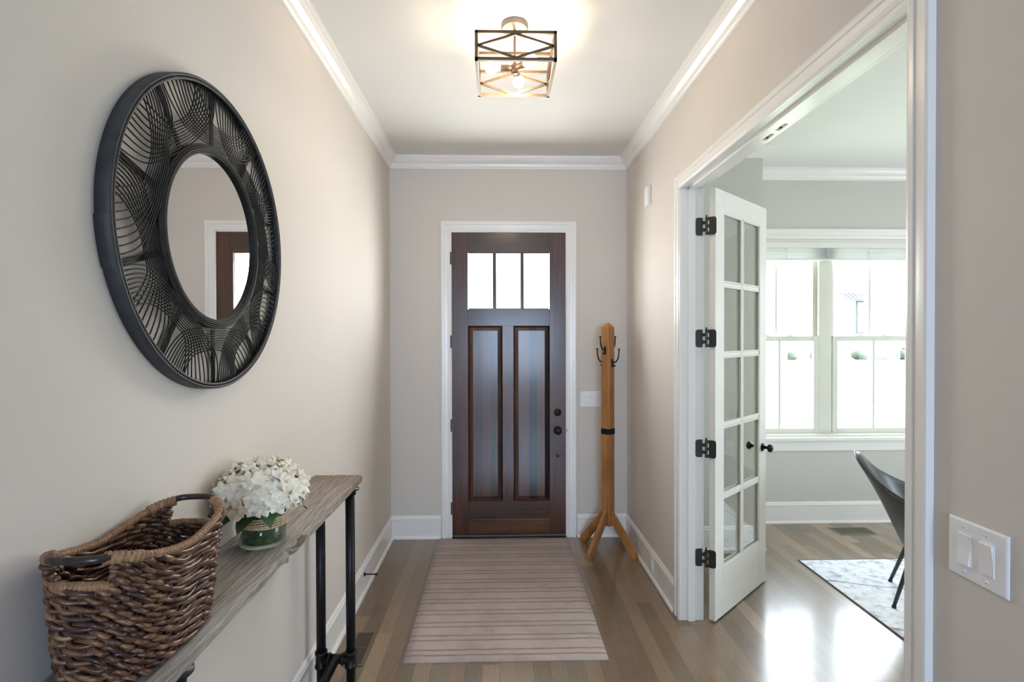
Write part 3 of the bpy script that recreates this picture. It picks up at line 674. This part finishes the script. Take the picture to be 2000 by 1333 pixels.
for idx, a in enumerate(SPK):
    g = G()
    for j in range(10):
        u0 = RI+.001+j*.0072; Re = RO-.012; al = math.radians(33); x = .024+(.004 if idx % 2 else -.001); halves = []
        for step in (1.4, 2.45):   # rods bunch towards one neighbouring spoke and fan out towards the other
            phe = math.radians(35.4-j*step); e = (Re*math.cos(phe), Re*math.sin(phe))
            vint = e[1]-math.tan(al)*(e[0]-u0); L = .96*(e[0]-u0)/math.cos(al)
            P0, P1, P2, P3 = (u0, 0), (u0, vint*.80), (e[0]-L*math.cos(al), e[1]-L*math.sin(al)), e
            halves.append([tuple((1-t)**3*P0[i]+3*(1-t)**2*t*P1[i]+3*(1-t)*t*t*P2[i]+t**3*P3[i] for i in (0, 1)) for t in [q/14 for q in range(15)]])
        full = [(u, -v) for u, v in halves[0][::-1]]+halves[1][1:]
        pts = []
        for u, v in full:
            yy = u*math.cos(a)-v*math.sin(a); zz = u*math.sin(a)+v*math.cos(a)
            pts.append((XL+x+.003*math.sin(abs(v)*40), MY+yy, MZ+zz))
        g.tube(pts, .0019, 6)
    obj('rattan_fan', g, M['rattan'], mr, smooth=True)

# ------------------------------------------------------------------ console table
TZ, TX0, TX1, TY0, TY1 = .97, -.860, -.642, .62, 2.478
ct = thing('console_table', (-.745, TY1-.0, 0), 'narrow console table with weathered grey plank top on black pipe legs', 'console table')
def mk_top():
    g = G(); nx, ny, nz = 16, 150, 3; x0, x1, th = TX0, TX1, .032
    def edge(y):
        e = .004*noise.noise((0, y*6, 1))+.002*noise.noise((0, y*30, 4))
        for yc, w_, d_ in ((1.63, .025, .018), (1.55, .04, .006), (1.60, .012, -.014)): e -= d_*math.exp(-((y-yc)/w_)**2)
        return e
    ring_ = []
    def section(y):
        pts = []
        xe = x1+edge(y); xs = [x0+(xe-x0)*i/nx for i in range(nx+1)]
        for x in xs: pts.append((x, y, TZ+.0012*noise.noise((x*40, y*3, 0))+.0008*noise.noise((x*160, y*6, 3))-(.003 if x == xs[-1] else 0)))
        pts.append((xe+.002+.003*noise.noise((3, y*22, 2)), y, TZ-th*.35)); pts.append((xe+.001+.004*noise.noise((6, y*18, 2)), y, TZ-th*.7))
        for x in xs[::-1]: pts.append((x, y, TZ-th))
        pts.append((x0, y, TZ-th*.5)); return pts
    rows = [section(TY0+(TY1-TY0)*j/ny) for j in range(ny+1)]
    e = .003
    rows[-1] = [(p[0], p[1]+.004*noise.noise((p[0]*25, 0, 0)), p[2]) for p in rows[-1]]
    g.grid(rows, True); n = len(rows[0]); b = len(g.v)-n
    g.f.append(tuple(range(n))[::-1]); g.f.append(tuple(range(b, b+n)))
    return g
top = obj('plank_top', mk_top(), M['board'], ct, smooth=False)
for p in top.data.polygons: p.use_smooth = True
top.modifiers.new('es', 'EDGE_SPLIT').split_angle = .7
def shift_origin(o, dx, dy, dz):   # keep the grain coordinates anchored at the far front corner
    pass
# small gnarl on the front edge
g = G(); rows = []
for i in range(9):
    t = i/8; y = 1.655+t*.12; r = .011*math.sin(PI*min(1, t*1.0+.02))+.002
    rows.append([(TX1-.004+r*1.1*math.cos(q*PI/4)+.004*noise.noise((y*40, q, 0)), y, TZ-.012+r*.95*math.sin(q*PI/4)+.004*noise.noise((y*40, q, 7))) for q in range(8)])
g.grid(rows, True); obj('knot', g, wood('dark_knot_wood', (.05, .03, .02), (.30, .21, .14), 'Y', 2, .8, bump=.8), ct, smooth=True)
PR = .0205
def fitting(g, p, axis, L=.03, r=.027):
    return g.lathe([(r*.8, -L), (r, -L), (r, -L+.010), (r*.88, -L+.013), (r*.88, L-.013), (r, L-.010), (r, L), (r*.8, L)], p, axis, 20)
TIE = .170; XA, XB = -.800, -.668
for ly in (2.372, 1.085):
    for lx in (XA, XB):
        leg = obj('leg', G().tube([(lx, ly, .012), (lx, ly, TZ-.032)], PR, 18), M['black'], ct, smooth=True)
        obj('floor_flange', G().lathe([(.040, 0), (.040, .006), (.026, .009), (.026, .028), (.0206, .028)], (lx, ly, 0), (0, 0, 1), 24), M['black'], leg, smooth=True)
        obj('top_flange', G().lathe([(.040, 0), (.040, -.006), (.026, -.009), (.026, -.028), (.0206, -.028)], (lx, ly, TZ-.0325), (0, 0, 1), 24), M['black'], leg, smooth=True)
        g = G(); fitting(g, (lx, ly, TIE), (0, 0, 1), .036, .0275)
        s_ = 1 if lx == XA else -1
        g.lathe([(.0235, 0), (.0235, .030), (.026, .031), (.026, .040), (.0206, .040)], (lx, ly, TIE), (s_, 0, 0), 18)
        obj('tee_fitting', g, M['black'], leg, smooth=True)
    obj('tie_pipe', G().tube([(XA+.035, ly, TIE), (XB-.035, ly, TIE)], PR, 16), M['black'], ct, smooth=True)
ym = (XA+XB)/2
obj('stretcher', G().tube([(ym, 2.372, TIE), (ym, 1.085, TIE)], PR*.95, 16), M['black'], ct, smooth=True)

# ------------------------------------------------------------------ basket
BXC, BYC = -.7515, 1.135
bk = thing('wicker_basket', (BXC, BYC, TZ), 'brown woven oval basket with dark cane handles on the console table', 'basket')
NR = 15
def bdim(h, far=True):    # h 0..1 ; half length, half width
    return (.122+.062*h**.9 if far else .160+.022*h**.9), .088+.008*h
def zrim(cx):   # cx = cos-ish position along the length, -1..1
    return .214+(.034 if cx > 0 else .042)*abs(cx)**1.6
def bpath(h, s_, off=0, lift=0):
    c, q = math.cos(s_), math.sin(s_); a, b = bdim(h, c > 0); e = .62
    y = math.copysign(abs(c)**e, c); x = math.copysign(abs(q)**e, q)
    nrm = Vector((x*a, y*b, 0)); nrm = nrm.normalized() if nrm.length > 0 else nrm
    return Vector((BXC+x*b+nrm.x*off, BYC+y*a+nrm.y*off, TZ+.0095+h*(zrim(y)-.012)+lift))
random.seed(11)
body = G(); body.uv = []
def strand(pts, rads, vid, n=7):
    k0 = len(body.v); body.tube(pts, rads, n, closed=False); L = 0
    for i in range(len(pts)):
        if i: L += (Vector(pts[i])-Vector(pts[i-1])).length
        for j in range(n): body.uv.append((L, vid+.1*math.sin(j)))
HG = .062   # half width of the handle gap on the end faces
for k in range(NR):
    h = (k+.35)/NR
    spans = [(0, 2*PI)]
    if k >= NR-3:
        spans = [(.37, PI-.37), (PI+.37, 2*PI-.37)]
    for (sa, sb) in spans:
        ph0 = random.uniform(0, 6)
        for q in range(2):
            N_ = int(190*(sb-sa)/(2*PI)); pts = []; rads = []
            for i in range(N_+1):
                s_ = sa+(sb-sa)*i/N_; ph = s_*14+ph0+q*PI
                wv = random.uniform(-.0008, .0008)
                pts.append(bpath(h, s_, .0056*math.cos(ph)+wv+.003*math.cos(s_*17+k*PI), .0052*math.sin(ph)+.0012*noise.noise((s_*3, k, q))))
                rads.append(.0054*(1+.28*noise.noise((s_*6, k*3.1, q*7))))
            strand(pts, rads, k*2+q+random.random()*.5)
obj('woven_body', body, M['strand'], bk, smooth=True, fixn=False)
g = G()
for i in range(44):
    s_ = 2*PI*i/44; end = abs(math.sin(s_)) < .36
    g.tube([bpath(h_, s_) for h_ in (0, .25, .5, .72, .78 if end else .97)], .0030, 6)
obj('stake', g, M['stake'], bk, smooth=True)
g = G(); g.grid([[tuple(bpath(0, 2*PI*i/48, -.002, -.004)) for i in range(48)]]*1+[[(BXC+(p[0]-BXC)*.02, BYC+(p[1]-BYC)*.02, TZ+.006) for p in [tuple(bpath(0, 2*PI*i/48)) for i in range(48)]]], True)
obj('basket_base', g, M['stake'], bk)
# wrapped rim: two long sides, plus low rows under the handles; wraps modelled as ridges
def wrapped(path, r, pitch=.0085):
    P = [Vector(p) for p in path]; out = []; rr = []; L = 0; dense = []
    for i in range(len(P)-1):
        seg = (P[i+1]-P[i]).length; m = max(1, int(seg/.0012))
        for t in range(m): dense.append((P[i].lerp(P[i+1], t/m), L+seg*t/m))
        L += seg
    dense.append((P[-1], L))
    for p, l in dense:
        w_ = abs(math.sin(l*PI/pitch)); out.append(p); rr.append(r*(.80+.26*w_**.6+.09*noise.noise((l*60, p.x*9, 0))))
    return out, rr
RH = (NR-.1)/NR
g = G()
for sa, sb in ((.29, PI-.29), (PI+.29, 2*PI-.29)):
    for (ta, tb, r) in ((sa, sa+.62, .0118), (sa+.60, sb-.60, .0085), (sb-.62, sb, .0118)):
        p = [bpath(1.0, ta+(tb-ta)*i/40, 0, .002) for i in range(41)]; pts, rr = wrapped(p, r); g.tube(pts, rr, 10)
for c0 in (0, PI):
    p = [bpath(.775, c0-.38+.76*i/30, 0, .004) for i in range(31)]; pts, rr = wrapped(p, .0085); g.tube(pts, rr, 9)
obj('wrapped_rim', g, M['raffia'], bk, smooth=True)
for c0 in (0, PI):
    p = [bpath(1.0, c0-.36+.72*i/24, .004+.012*math.cos((i/24-.5)*PI), .004) for i in range(25)]
    obj('handle', G().tube(p, .0074, 14), M['cane'], bk, smooth=True)

# ------------------------------------------------------------------ flowers in glass vase
VX, VY = -.744, 1.672
fl = thing('flower_arrangement', (VX, VY, TZ), 'cream hydrangea bouquet in a round glass vase tied with jute on the console table', 'flowers')
vr, vh = .068, .094
zv = TZ+.0015
obj('vase', G().lathe([(0, 0), (vr-.004, 0), (vr, .005), (vr, vh), (vr-.0045, vh), (vr-.0045, .010), (0, .009)], (VX, VY, zv), (0, 0, 1), 56), M['vase_glass'], fl, smooth=True)
def mk_moss():
    m, nt, b = mat('wrapped_green_leaf'); k = N(nt); v = k.co()
    n_ = k.noise(k.scale(v, (1, 1, 2.2)), 30, 5, .65, 1.5); nt.links.new(k.ramp(n_, [(.32, (.03, .05, .018)), (.5, (.09, .14, .045)), (.68, (.20, .26, .11))]), b.inputs['Base Color'])
    b.inputs['Roughness'].default_value = .6; nt.links.new(k.bump(n_, .8, .004), b.inputs['Normal']); return m
obj('leaf_lining', G().lathe([(0, .011), (vr-.010, .011), (vr-.008, .016), (vr-.008, .082), (vr-.014, .084), (0, .084)], (VX, VY, zv), (0, 0, 1), 40), mk_moss(), fl, smooth=True)
g = G()
for k in range(5):
    pts = []
    for i in range(72):
        t = 2*PI*i/72; pts.append((VX+(vr+.0028)*math.cos(t), VY+(vr+.0028)*math.sin(t), zv+vh-.029+k*.0062+.0018*math.sin(t*2+k)+.0006*math.sin(t*40)))
    g.tube(pts, [.0030*(1+.12*math.sin(i*2.1)) for i in range(72)], 7, closed=True)
obj('jute_cord', g, M['jute'], fl, smooth=True)
g = G(); random.seed(3)
for i in range(26):
    a = random.uniform(0, 2*PI); r = random.uniform(.005, .05)
    g.tube([(VX+r*math.cos(a)*.6, VY+r*math.sin(a)*.6, zv+.06), (VX+r*math.cos(a)*1.2, VY+r*math.sin(a)*1.2, zv+.15)], .0022, 6)
obj('stem', g, M['leaf'], fl, smooth=True)
random.seed(8)
FC = Vector((VX-.004, VY, zv+.163)); FR_ = Vector((.128, .128, .092))
def petal(g, o, out, rad, side, size):
    rows = []
    for i in range(5):
        t = i/4; w = math.sin(PI*min(1, .08+t*.84))**.5*size*.56
        r = []
        for j in range(5):
            u = (j/4-.5)*2; lift = .0045*(t**2)-.003*(u*u)*(.4+t)+.0018*noise.noise((o.x*90+t*3, o.y*90+u*2, o.z*90))
            r.append(o+rad*(t*size)*(1-.10*u*u)+side*(u*w)+out*lift)
        rows.append(r)
    b = len(g.v); g.grid(rows)
heads = [G() for _ in range(6)]
hc = [Vector(v) for v in ((0, 0, 1), (.9, -.4, .15), (.3, -1, .1), (-.6, -.8, .2), (-.9, .3, .2), (.4, .9, .2))]
NF = 175
for i in range(NF):
    z = 1-1.42*(i+.5)/NF; th = i*2.399963; rr = math.sqrt(max(0, 1-z*z))
    d = Vector((rr*math.cos(th), rr*math.sin(th), z))
    lump = 1+.085*noise.noise((d.x*2.4, d.y*2.4, d.z*2.4+5))+random.uniform(-.05, .04)
    o = FC+Vector((d.x*FR_.x, d.y*FR_.y, d.z*FR_.z))*lump
    if o.x < XL+.016: o.x = XL+.016+random.uniform(0, .006)
    out = Vector((d.x/FR_.x, d.y/FR_.y, d.z/FR_.z)).normalized()
    out = (out+Vector((random.uniform(-.35, .35), random.uniform(-.35, .35), random.uniform(-.3, .3)))).normalized()
    u = out.orthogonal().normalized(); w = out.cross(u); ph = random.uniform(0, 2*PI)
    hi = max(range(6), key=lambda q: d.dot(hc[q].normalized()))
    sz = random.uniform(.019, .0255)
    for q in range(4):
        a = ph+q*PI/2+random.uniform(-.15, .15); rad = (u*math.cos(a)+w*math.sin(a)); side = out.cross(rad)
        petal(heads[hi], o+out*(.0012*(q % 2)), out, (rad+out*random.uniform(.05, .4)).normalized(), side, sz)
for hg in heads:
    for i, p in enumerate(hg.v):
        if p[0] < XL+.004: hg.v[i] = (XL+.004, p[1], p[2])
for hg in heads:
    obj('flower_head', hg, M['petal'], fl, smooth=True, fixn=False)
obj('flower_core', G().lathe([(0, -.062), (.06, -.055), (.098, -.02), (.106, .01), (.088, .045), (.05, .068), (0, .075)], FC, (0, 0, 1), 24), plain('cream_flower_core', (.52, .50, .34), .9, var=.3, sc=60), fl, smooth=True)
for (a, l, zz) in ((-2.2, .085, .115), (-1.0, .09, .118), (-1.75, .075, .10), (.4, .085, .12), (2.8, .06, .112)):
    g = G(); d = Vector((math.cos(a), math.sin(a), 0)); s_ = Vector((-math.sin(a), math.cos(a), 0)); rows = []
    for i in range(8):
        t = i/7; w = .026*math.sin(PI*(.06+t*.92))**.8; c = Vector((VX, VY, zv+zz))+d*(.045+l*t)+Vector((0, 0, .016*t-.05*t*t))
        rows.append([c+s_*w*u+Vector((0, 0, .006*abs(u))) for u in (-1, -.5, 0, .5, 1)])
    g.grid(rows); obj('leaf', g, M['leaf'], fl, smooth=True)

# ------------------------------------------------------------------ coat rack
CX, CY = .822, 3.945
cr_ = thing('coat_rack', (CX, CY, 0), 'golden oak coat rack with four black hooks in the corner', 'coat rack')
RA = math.radians(44); w = .0355
d1 = Vector((math.cos(RA), math.sin(RA), 0)); d2 = Vector((-math.sin(RA), math.cos(RA), 0))
g = G(); rows = []
for z, ww in ((.19, w), (1.683, w), (1.715, w*.28)):
    rows.append([Vector((CX, CY, z))+d1*a*ww+d2*b*ww for a, b in ((-1, -1), (1, -1), (1, 1), (-1, 1))])
g.grid(rows, True); g.f.append((3, 2, 1, 0)); g.f.append((8, 9, 10, 11))
obj('post', g, M['oak'], cr_, bevel=.004)
g = G(); rows = []
for z in (.880, .922): rows.append([Vector((CX, CY, z))+d1*a*(w+.0012)+d2*b*(w+.0012) for a, b in ((-1, -1), (1, -1), (1, 1), (-1, 1))])
g.grid(rows, True); obj('band', g, M['black'], cr_)
def leg_wood():
    return M['oak']
for d in (d1, -d1, d2, -d2):
    t = Vector((0, 0, 1)).cross(d).normalized(); o = Vector((CX, CY, 0))
    prof = [(.0355, .300), (.0355, .235), (.215, .0), (.252, .0), (.262, .030)]   # r, z side outline
    prof = [(.0355, .310), (.0355, .218), (.204, .004), (.218, .0), (.247, .0), (.250, .045)]
    g = G(); k = len(prof)
    for s_ in (-1, 1):
        for r, z in prof: g.v.append(tuple(o+d*r+t*.014*s_+Vector((0, 0, z))))
    g.f.append(tuple(range(k))[::-1]); g.f.append(tuple(range(k, 2*k)))
    for i in range(k): g.f.append((i, (i+1) % k, k+(i+1) % k, k+i))
    lg = obj('leg', g, M['oak'], cr_, bevel=.003)
    obj('foot_pad', G().lathe([(.012, 0), (.012, .004), (0, .004)], o+d*.232+Vector((0, 0, -.0)), (0, 0, 1), 12), M['slot'], lg)
for d, zz in ((-d1, 1.513), (d1, 1.513), (d2, 1.420), (-d2, 1.420)):
    # which diagonal is which: -d1 = towards camera left, -d2 = towards camera right
    o = Vector((CX, CY, 0))+d*w
    def P(r, z): return o+d*r+Vector((0, 0, zz+z))
    h = obj('coat_hook', G().obox(P(.003, -.004), (d, Vector((0, 0, 1)).cross(d), (0, 0, 1)), (.003, .008, .030)), M['black'], cr_, bevel=.002)
    pts = [P(.004, .0), P(.018, -.002), P(.036, .006), P(.050, .022), (P(.058, .045)), P(.061, .070), P(.062, .092)]
    g = G().tube(pts, [.0075, .0062, .0056, .0052, .005, .0046, .0046], 10); g.lathe([(.0046, 0), (.006, .004), (.012, .008), (.011, .010), (0, .011)], pts[-1], (0, 0, 1), 14)
    obj('upper_prong', g, M['black'], h, smooth=True)
    obj('lower_prong', G().tube([P(.004, -.012), P(.010, -.026), P(.018, -.031), P(.026, -.027), P(.028, -.019)], [.006, .005, .0048, .0045, .005], 8), M['black'], h, smooth=True)

# ------------------------------------------------------------------ office chair (leather bucket)
face = Vector((.823, -.568, 0)).normalized(); CHX, CHY = 2.618, 3.078
CHX, CHY = 2.441+face.x*.205, 3.198+face.y*.205
ch = thing('bucket_chair', (CHX, CHY, 0), 'dark grey leather bucket chair with slim metal legs on the white rug', 'chair')
ch.rotation_euler[2] = math.atan2(face.y, face.x)
# shell: outer and inner surfaces, phi=pi is the back (local -x)
def shell_top(p):   # p: angle from the back, 0..pi
    return .868-.27*(1-math.exp(-(p/.95)**2))
def srf(phi, t, off):
    pb = abs(phi); top = shell_top(pb)
    zb_ = .335+.0; z = zb_+(top-zb_)*t
    rx = .155+.175*t**.85 - off; ry = .165+.125*t**.6 - off
    lean = .085*t*t*math.cos(phi) if pb < PI/2 else 0
    return Vector((-math.cos(phi)*rx-lean, math.sin(phi)*ry, z))
g = G(); rows = []; PH = [(-2.2+4.4*i/40) for i in range(41)]
TT = [0, .08, .2, .35, .5, .65, .8, .92, 1]
def prof_pts(phi):
    pts = [srf(phi, t, 0) for t in TT]; inn = [srf(phi, t, .046) for t in TT[::-1] if t > .15]
    apex = (pts[-1]+inn[0])/2+Vector((0, 0, .012))
    return pts+[apex]+inn+[Vector((-math.cos(phi)*.10, math.sin(phi)*.10, .43))]
for phi in PH: rows.append(prof_pts(phi))
g.grid(rows); k = len(rows[0]); b = len(g.v)-k
g.f.append(tuple(range(k))); g.f.append(tuple(range(b, b+k))[::-1])
sh = obj('shell', g, M['leather'], ch, smooth=True, local=True); sh.modifiers.new('sub', 'SUBSURF').render_levels = 1
g = G(); g.lathe([(0, -.10), (.10, -.098), (.16, -.07), (.168, -.04), (.165, 0), (.0, 0)], (0, 0, .435), (0, 0, 1), 32)
obj('seat_pan', g, M['leather'], ch, smooth=True, local=True)
g = G(); rows = []
for r, z in ((0, .485), (.12, .484), (.19, .478), (.215, .462), (.215, .440), (.19, .425), (0, .424)):
    rows.append([Vector((math.cos(a)*r*1.04+.03, math.sin(a)*r*1.0, z)) for a in [2*PI*i/36 for i in range(36)]])
g.grid(rows, True); obj('seat_cushion', g, M['leather'], ch, smooth=True, local=True)
obj('piping', G().tube([srf(phi, 1, .012)+Vector((0, 0, .010)) for phi in PH], .004, 8), M['leather'], sh, smooth=True, local=True)
g = G()
for y in (-.012, .012): g.lathe([(.007, 0), (.006, .003), (0, .004)], srf(y/.3, .86, 0), (-1, 0, .1), 10)
obj('stud', g, M['black'], sh, smooth=True, local=True)
for sx in (-1, 1):
    for sy in (-1, 1):
        tip = Vector((.205*sx, .198*sy, .019)); hip = Vector((.105*sx, .105*sy, .355))
        l_ = obj('leg', G().tube([hip, tip], [.0145, .0095], 14), M['chair_metal'], ch, smooth=True, local=True)
        obj('foot_cap', G().lathe([(.012, 0), (.012, .010), (.009, .012), (0, .012)], (tip.x, tip.y, .0095), (0, 0, 1), 14), M['slot'], l_, smooth=True, local=True)

# ------------------------------------------------------------------ wall plates, outlet, door stop
def switch_plate(loc, rot, n, pitch, W_, H_, label, group=None, screws=True, rocker=(.0165, .034)):
    t = thing('light_switch', loc, label, 'light switch'); t.rotation_euler[2] = rot   # local: plate in XZ, faces -Y
    b = bpy.data.objects
    g = G(); rows = []
    for d, y in ((0, 0), (0, -.003), (.004, -.006)):
        rows.append([(-W_/2+d, y, -H_/2+d), (W_/2-d, y, -H_/2+d), (W_/2-d, y, H_/2-d), (-W_/2+d, y, H_/2-d)])
    g.grid(rows, True); g.f.append((8, 9, 10, 11)); g.f.append((3, 2, 1, 0))
    pl = obj('cover_plate', g, M['plastic'], t, local=True, bevel=.0012)
    rw, rh_ = rocker
    for i in range(n):
        x = (i-(n-1)/2)*pitch
        fr = obj('switch_frame', G().box(x-rw, x+rw, -.0082, -.0055, -rh_, rh_), M['plastic'], t, local=True, bevel=.0008)
        g = G(); up = -1 if i else 1
        a_, b_ = (.0078, .0125) if i == 0 else (.0125, .0078)
        k = len(g.v); r2, h2 = rw-.002, rh_-.002
        g.v += [(x-r2, -.007, -h2), (x+r2, -.007, -h2), (x+r2, -.007, h2), (x-r2, -.007, h2), (x-r2, -b_, -h2), (x+r2, -b_, -h2), (x+r2, -.0085, 0), (x-r2, -.0085, 0), (x+r2, -a_, h2), (x-r2, -a_, h2)]
        g.f += [(0, 1, 5, 4), (4, 5, 6, 7), (7, 6, 8, 9), (2, 3, 9, 8), (1, 2, 8, 6, 5), (0, 4, 7, 9, 3), (0, 3, 2, 1)]
        obj('rocker', g, M['plastic'], t, local=True)
        if screws:
            for s_ in (-1, 1):
                z = s_*(rh_+.0145)
                sc = obj('screw', G().lathe([(.0034, 0), (.0032, .0014), (0, .0020)], (x, -.006, z), (0, -1, 0), 14), M['plastic'], t, smooth=True, local=True)
                obj('screw_slot', G().obox((x, -.0080, z), ((1, 0, .4), (0, 1, 0), (-.4, 0, 1)), (.0028, .0003, .0004)), M['slot'], sc, local=True)
    return t
switch_plate((XR, 1.105, 1.146), PI*1.5, 2, .0535, .142, .130, 'large white double rocker switch plate on the right wall nearest the camera')
switch_plate((.741, D, 1.109), 0, 3, .046, .172, .130, 'white triple switch plate beside the front door behind the coat rack', screws=False, rocker=(.014, .031))
t = thing('wall_plate', (XR, 3.595, 2.572), 'small blank white plate high on the right wall', 'wall plate'); t.rotation_euler[2] = PI*1.5
obj('cover_plate', G().box(-.043, .043, -.022, 0, -.064, .064), M['plastic'], t, local=True, bevel=.003)
t = thing('wall_outlet', (XR-.0135, 3.475, .092), 'white power outlet set in the baseboard right of the coat rack', 'outlet'); t.rotation_euler[2] = PI*1.5
obj('cover_plate', G().box(-.035, .035, -.005, 0, -.057, .057), M['plastic'], t, local=True, bevel=.002)
for z in (-.02, .02):
    o = obj('socket', G().lathe([(.0165, 0), (.0165, .003), (0, .003)], (0, -.005, z), (0, -1, 0), 24), M['plastic'], t, local=True)
    obj('slots', G().box(-.008, -.006, -.0084, -.0078, z-.004, z+.005).box(.006, .008, -.0084, -.0078, z-.004, z+.005), M['slot'], o, local=True)
t = thing('door_stop', (XL+.013, 3.328, .118), 'black rod door stop sticking out of the left baseboard', 'door stop')
obj('stop_base', G().lathe([(.013, 0), (.013, .003), (.006, .010)], (XL+.013, 3.328, .118), (1, 0, 0), 18), M['bronze'], t, smooth=True)
obj('stop_rod', G().tube([(XL+.02, 3.328, .118), (XL+.088, 3.328, .118)], .0042, 12), M['bronze'], t, smooth=True)
obj('stop_tip', G().lathe([(.0045, 0), (.010, .006), (.010, .016), (0, .017)], (XL+.080, 3.328, .118), (1, 0, 0), 18), M['slot'], t, smooth=True)

# ------------------------------------------------------------------ outdoors, seen faintly through the office window
GZ_ = -.45
struct('ground', G().box(-80, 130, 4.7, 120, GZ_-.3, GZ_), M['grass'], 'sunlit front lawn outside the window')
def house(loc, label, w, d, h, wins, awning):
    x, y = loc; t = thing('house', (x, y, GZ_), label, 'house', 'houses across the street')
    obj('wall', G().box(x-w/2, x+w/2, y, y+d, GZ_, GZ_+h), M['brick'], t)
    g = G(); k = 0; e = .5; g.v += [(x-w/2-e, y-e, GZ_+h), (x+w/2+e, y-e, GZ_+h), (x+w/2+e, y+d+e, GZ_+h), (x-w/2-e, y+d+e, GZ_+h), (x-w/2, y+d/2, GZ_+h+3.2), (x+w/2, y+d/2, GZ_+h+3.2)]
    g.f += [(0, 1, 5, 4), (2, 3, 4, 5), (0, 4, 3), (1, 2, 5), (3, 2, 1, 0)]
    obj('roof', g, plain('pale_shingle', (.5, .5, .5), .9), t)
    for (wx, wz, ww, wh) in wins:
        f = obj('window', G().box(wx-ww/2-.16, wx+ww/2+.16, y-.06, y+.02, wz-.16, wz+wh+.16).box(wx-.05, wx+.05, y-.08, y, wz, wz+wh), M['roofm'], t)
        obj('pane', G().box(wx-ww/2, wx-.05, y-.075, y-.055, wz, wz+wh/2-.04).box(wx+.05, wx+ww/2, y-.075, y-.055, wz, wz+wh/2-.04).box(wx-ww/2, wx-.05, y-.075, y-.055, wz+wh/2+.04, wz+wh).box(wx+.05, wx+ww/2, y-.075, y-.055, wz+wh/2+.04, wz+wh), M['brick'], f)
    for (ax, az, aw) in awning:
        g = G(); n = 9
        for i in range(n):
            u = ax-aw/2+aw*i/n; g.v += [(u, y-1.3, az), (u+aw/n*.82, y-1.3, az), (u+aw/n*.82, y, az+.75), (u, y, az+.75), (u, y-1.3, az-.06), (u+aw/n*.82, y-1.3, az-.06), (u+aw/n*.82, y, az+.69), (u, y, az+.69)]
            b = i*8; g.f += [tuple(b+q for q in f_) for f_ in ((0, 1, 2, 3), (7, 6, 5, 4), (0, 4, 5, 1), (1, 5, 6, 2), (2, 6, 7, 3), (3, 7, 4, 0))]
        obj('awning', g, M['roofm'], t)
    return t
HYD = 46.0
house((32.5, HYD), 'pale brick house with a striped metal awning, seen through the right window pane', 17, 9, 8.6, [(32.9, 1.9, 2.1, 2.6), (37.6, 4.3, 1.1, 1.6)], [(31.9, 4.65, 3.4)])
house((21.0, HYD+11), 'farther pale brick house seen through the left window pane', 20, 9, 8.6, [(30.6, 1.4, .9, 1.6)], [(29.4, 5.3, 2.0)])
random.seed(21)
def shrub(x, y, r, h, label):
    g = G()
    for c in range(7):
        cx, cyy, cz = x+random.uniform(-.4, .4)*r, y+random.uniform(-.3, .3)*r, GZ_+h*random.uniform(.25, .6); rr = r*random.uniform(.5, .7); rows = []
        for i in range(7):
            la = -PI/2+PI*i/6; rows.append([(cx+rr*math.cos(la)*math.cos(lo)*(1+.2*noise.noise((lo*2, la*3, c))), cyy+rr*math.cos(la)*math.sin(lo), max(GZ_, cz+h*.5*math.sin(la)*(1+.2*noise.noise((lo*3, la, c+9))))) for lo in [2*PI*q/10 for q in range(10)]])
        g.grid(rows, True)
    tag(obj('shrub', g, M['shrub'], loc=(x, y, GZ_), smooth=True), label, 'shrub', 'shrubs in front of the houses')
for x, r, h, lb in ((30.4, .8, .75, 'low wide shrub, leftmost of those seen in the right window'), (32.2, 1.0, 1.3, 'tallest rounded shrub in front of the house in the right window'),
                    (34.2, .8, .9, 'middle sized shrub right of the tallest one'), (36.0, .8, .8, 'small shrub farthest right in the right window'),
                    (24.5, .5, .7, 'small shrub seen in the left window, left of two'), (26.6, .55, .75, 'small shrub seen in the left window, right of two')):
    shrub(x, 43.5, r, h, lb)
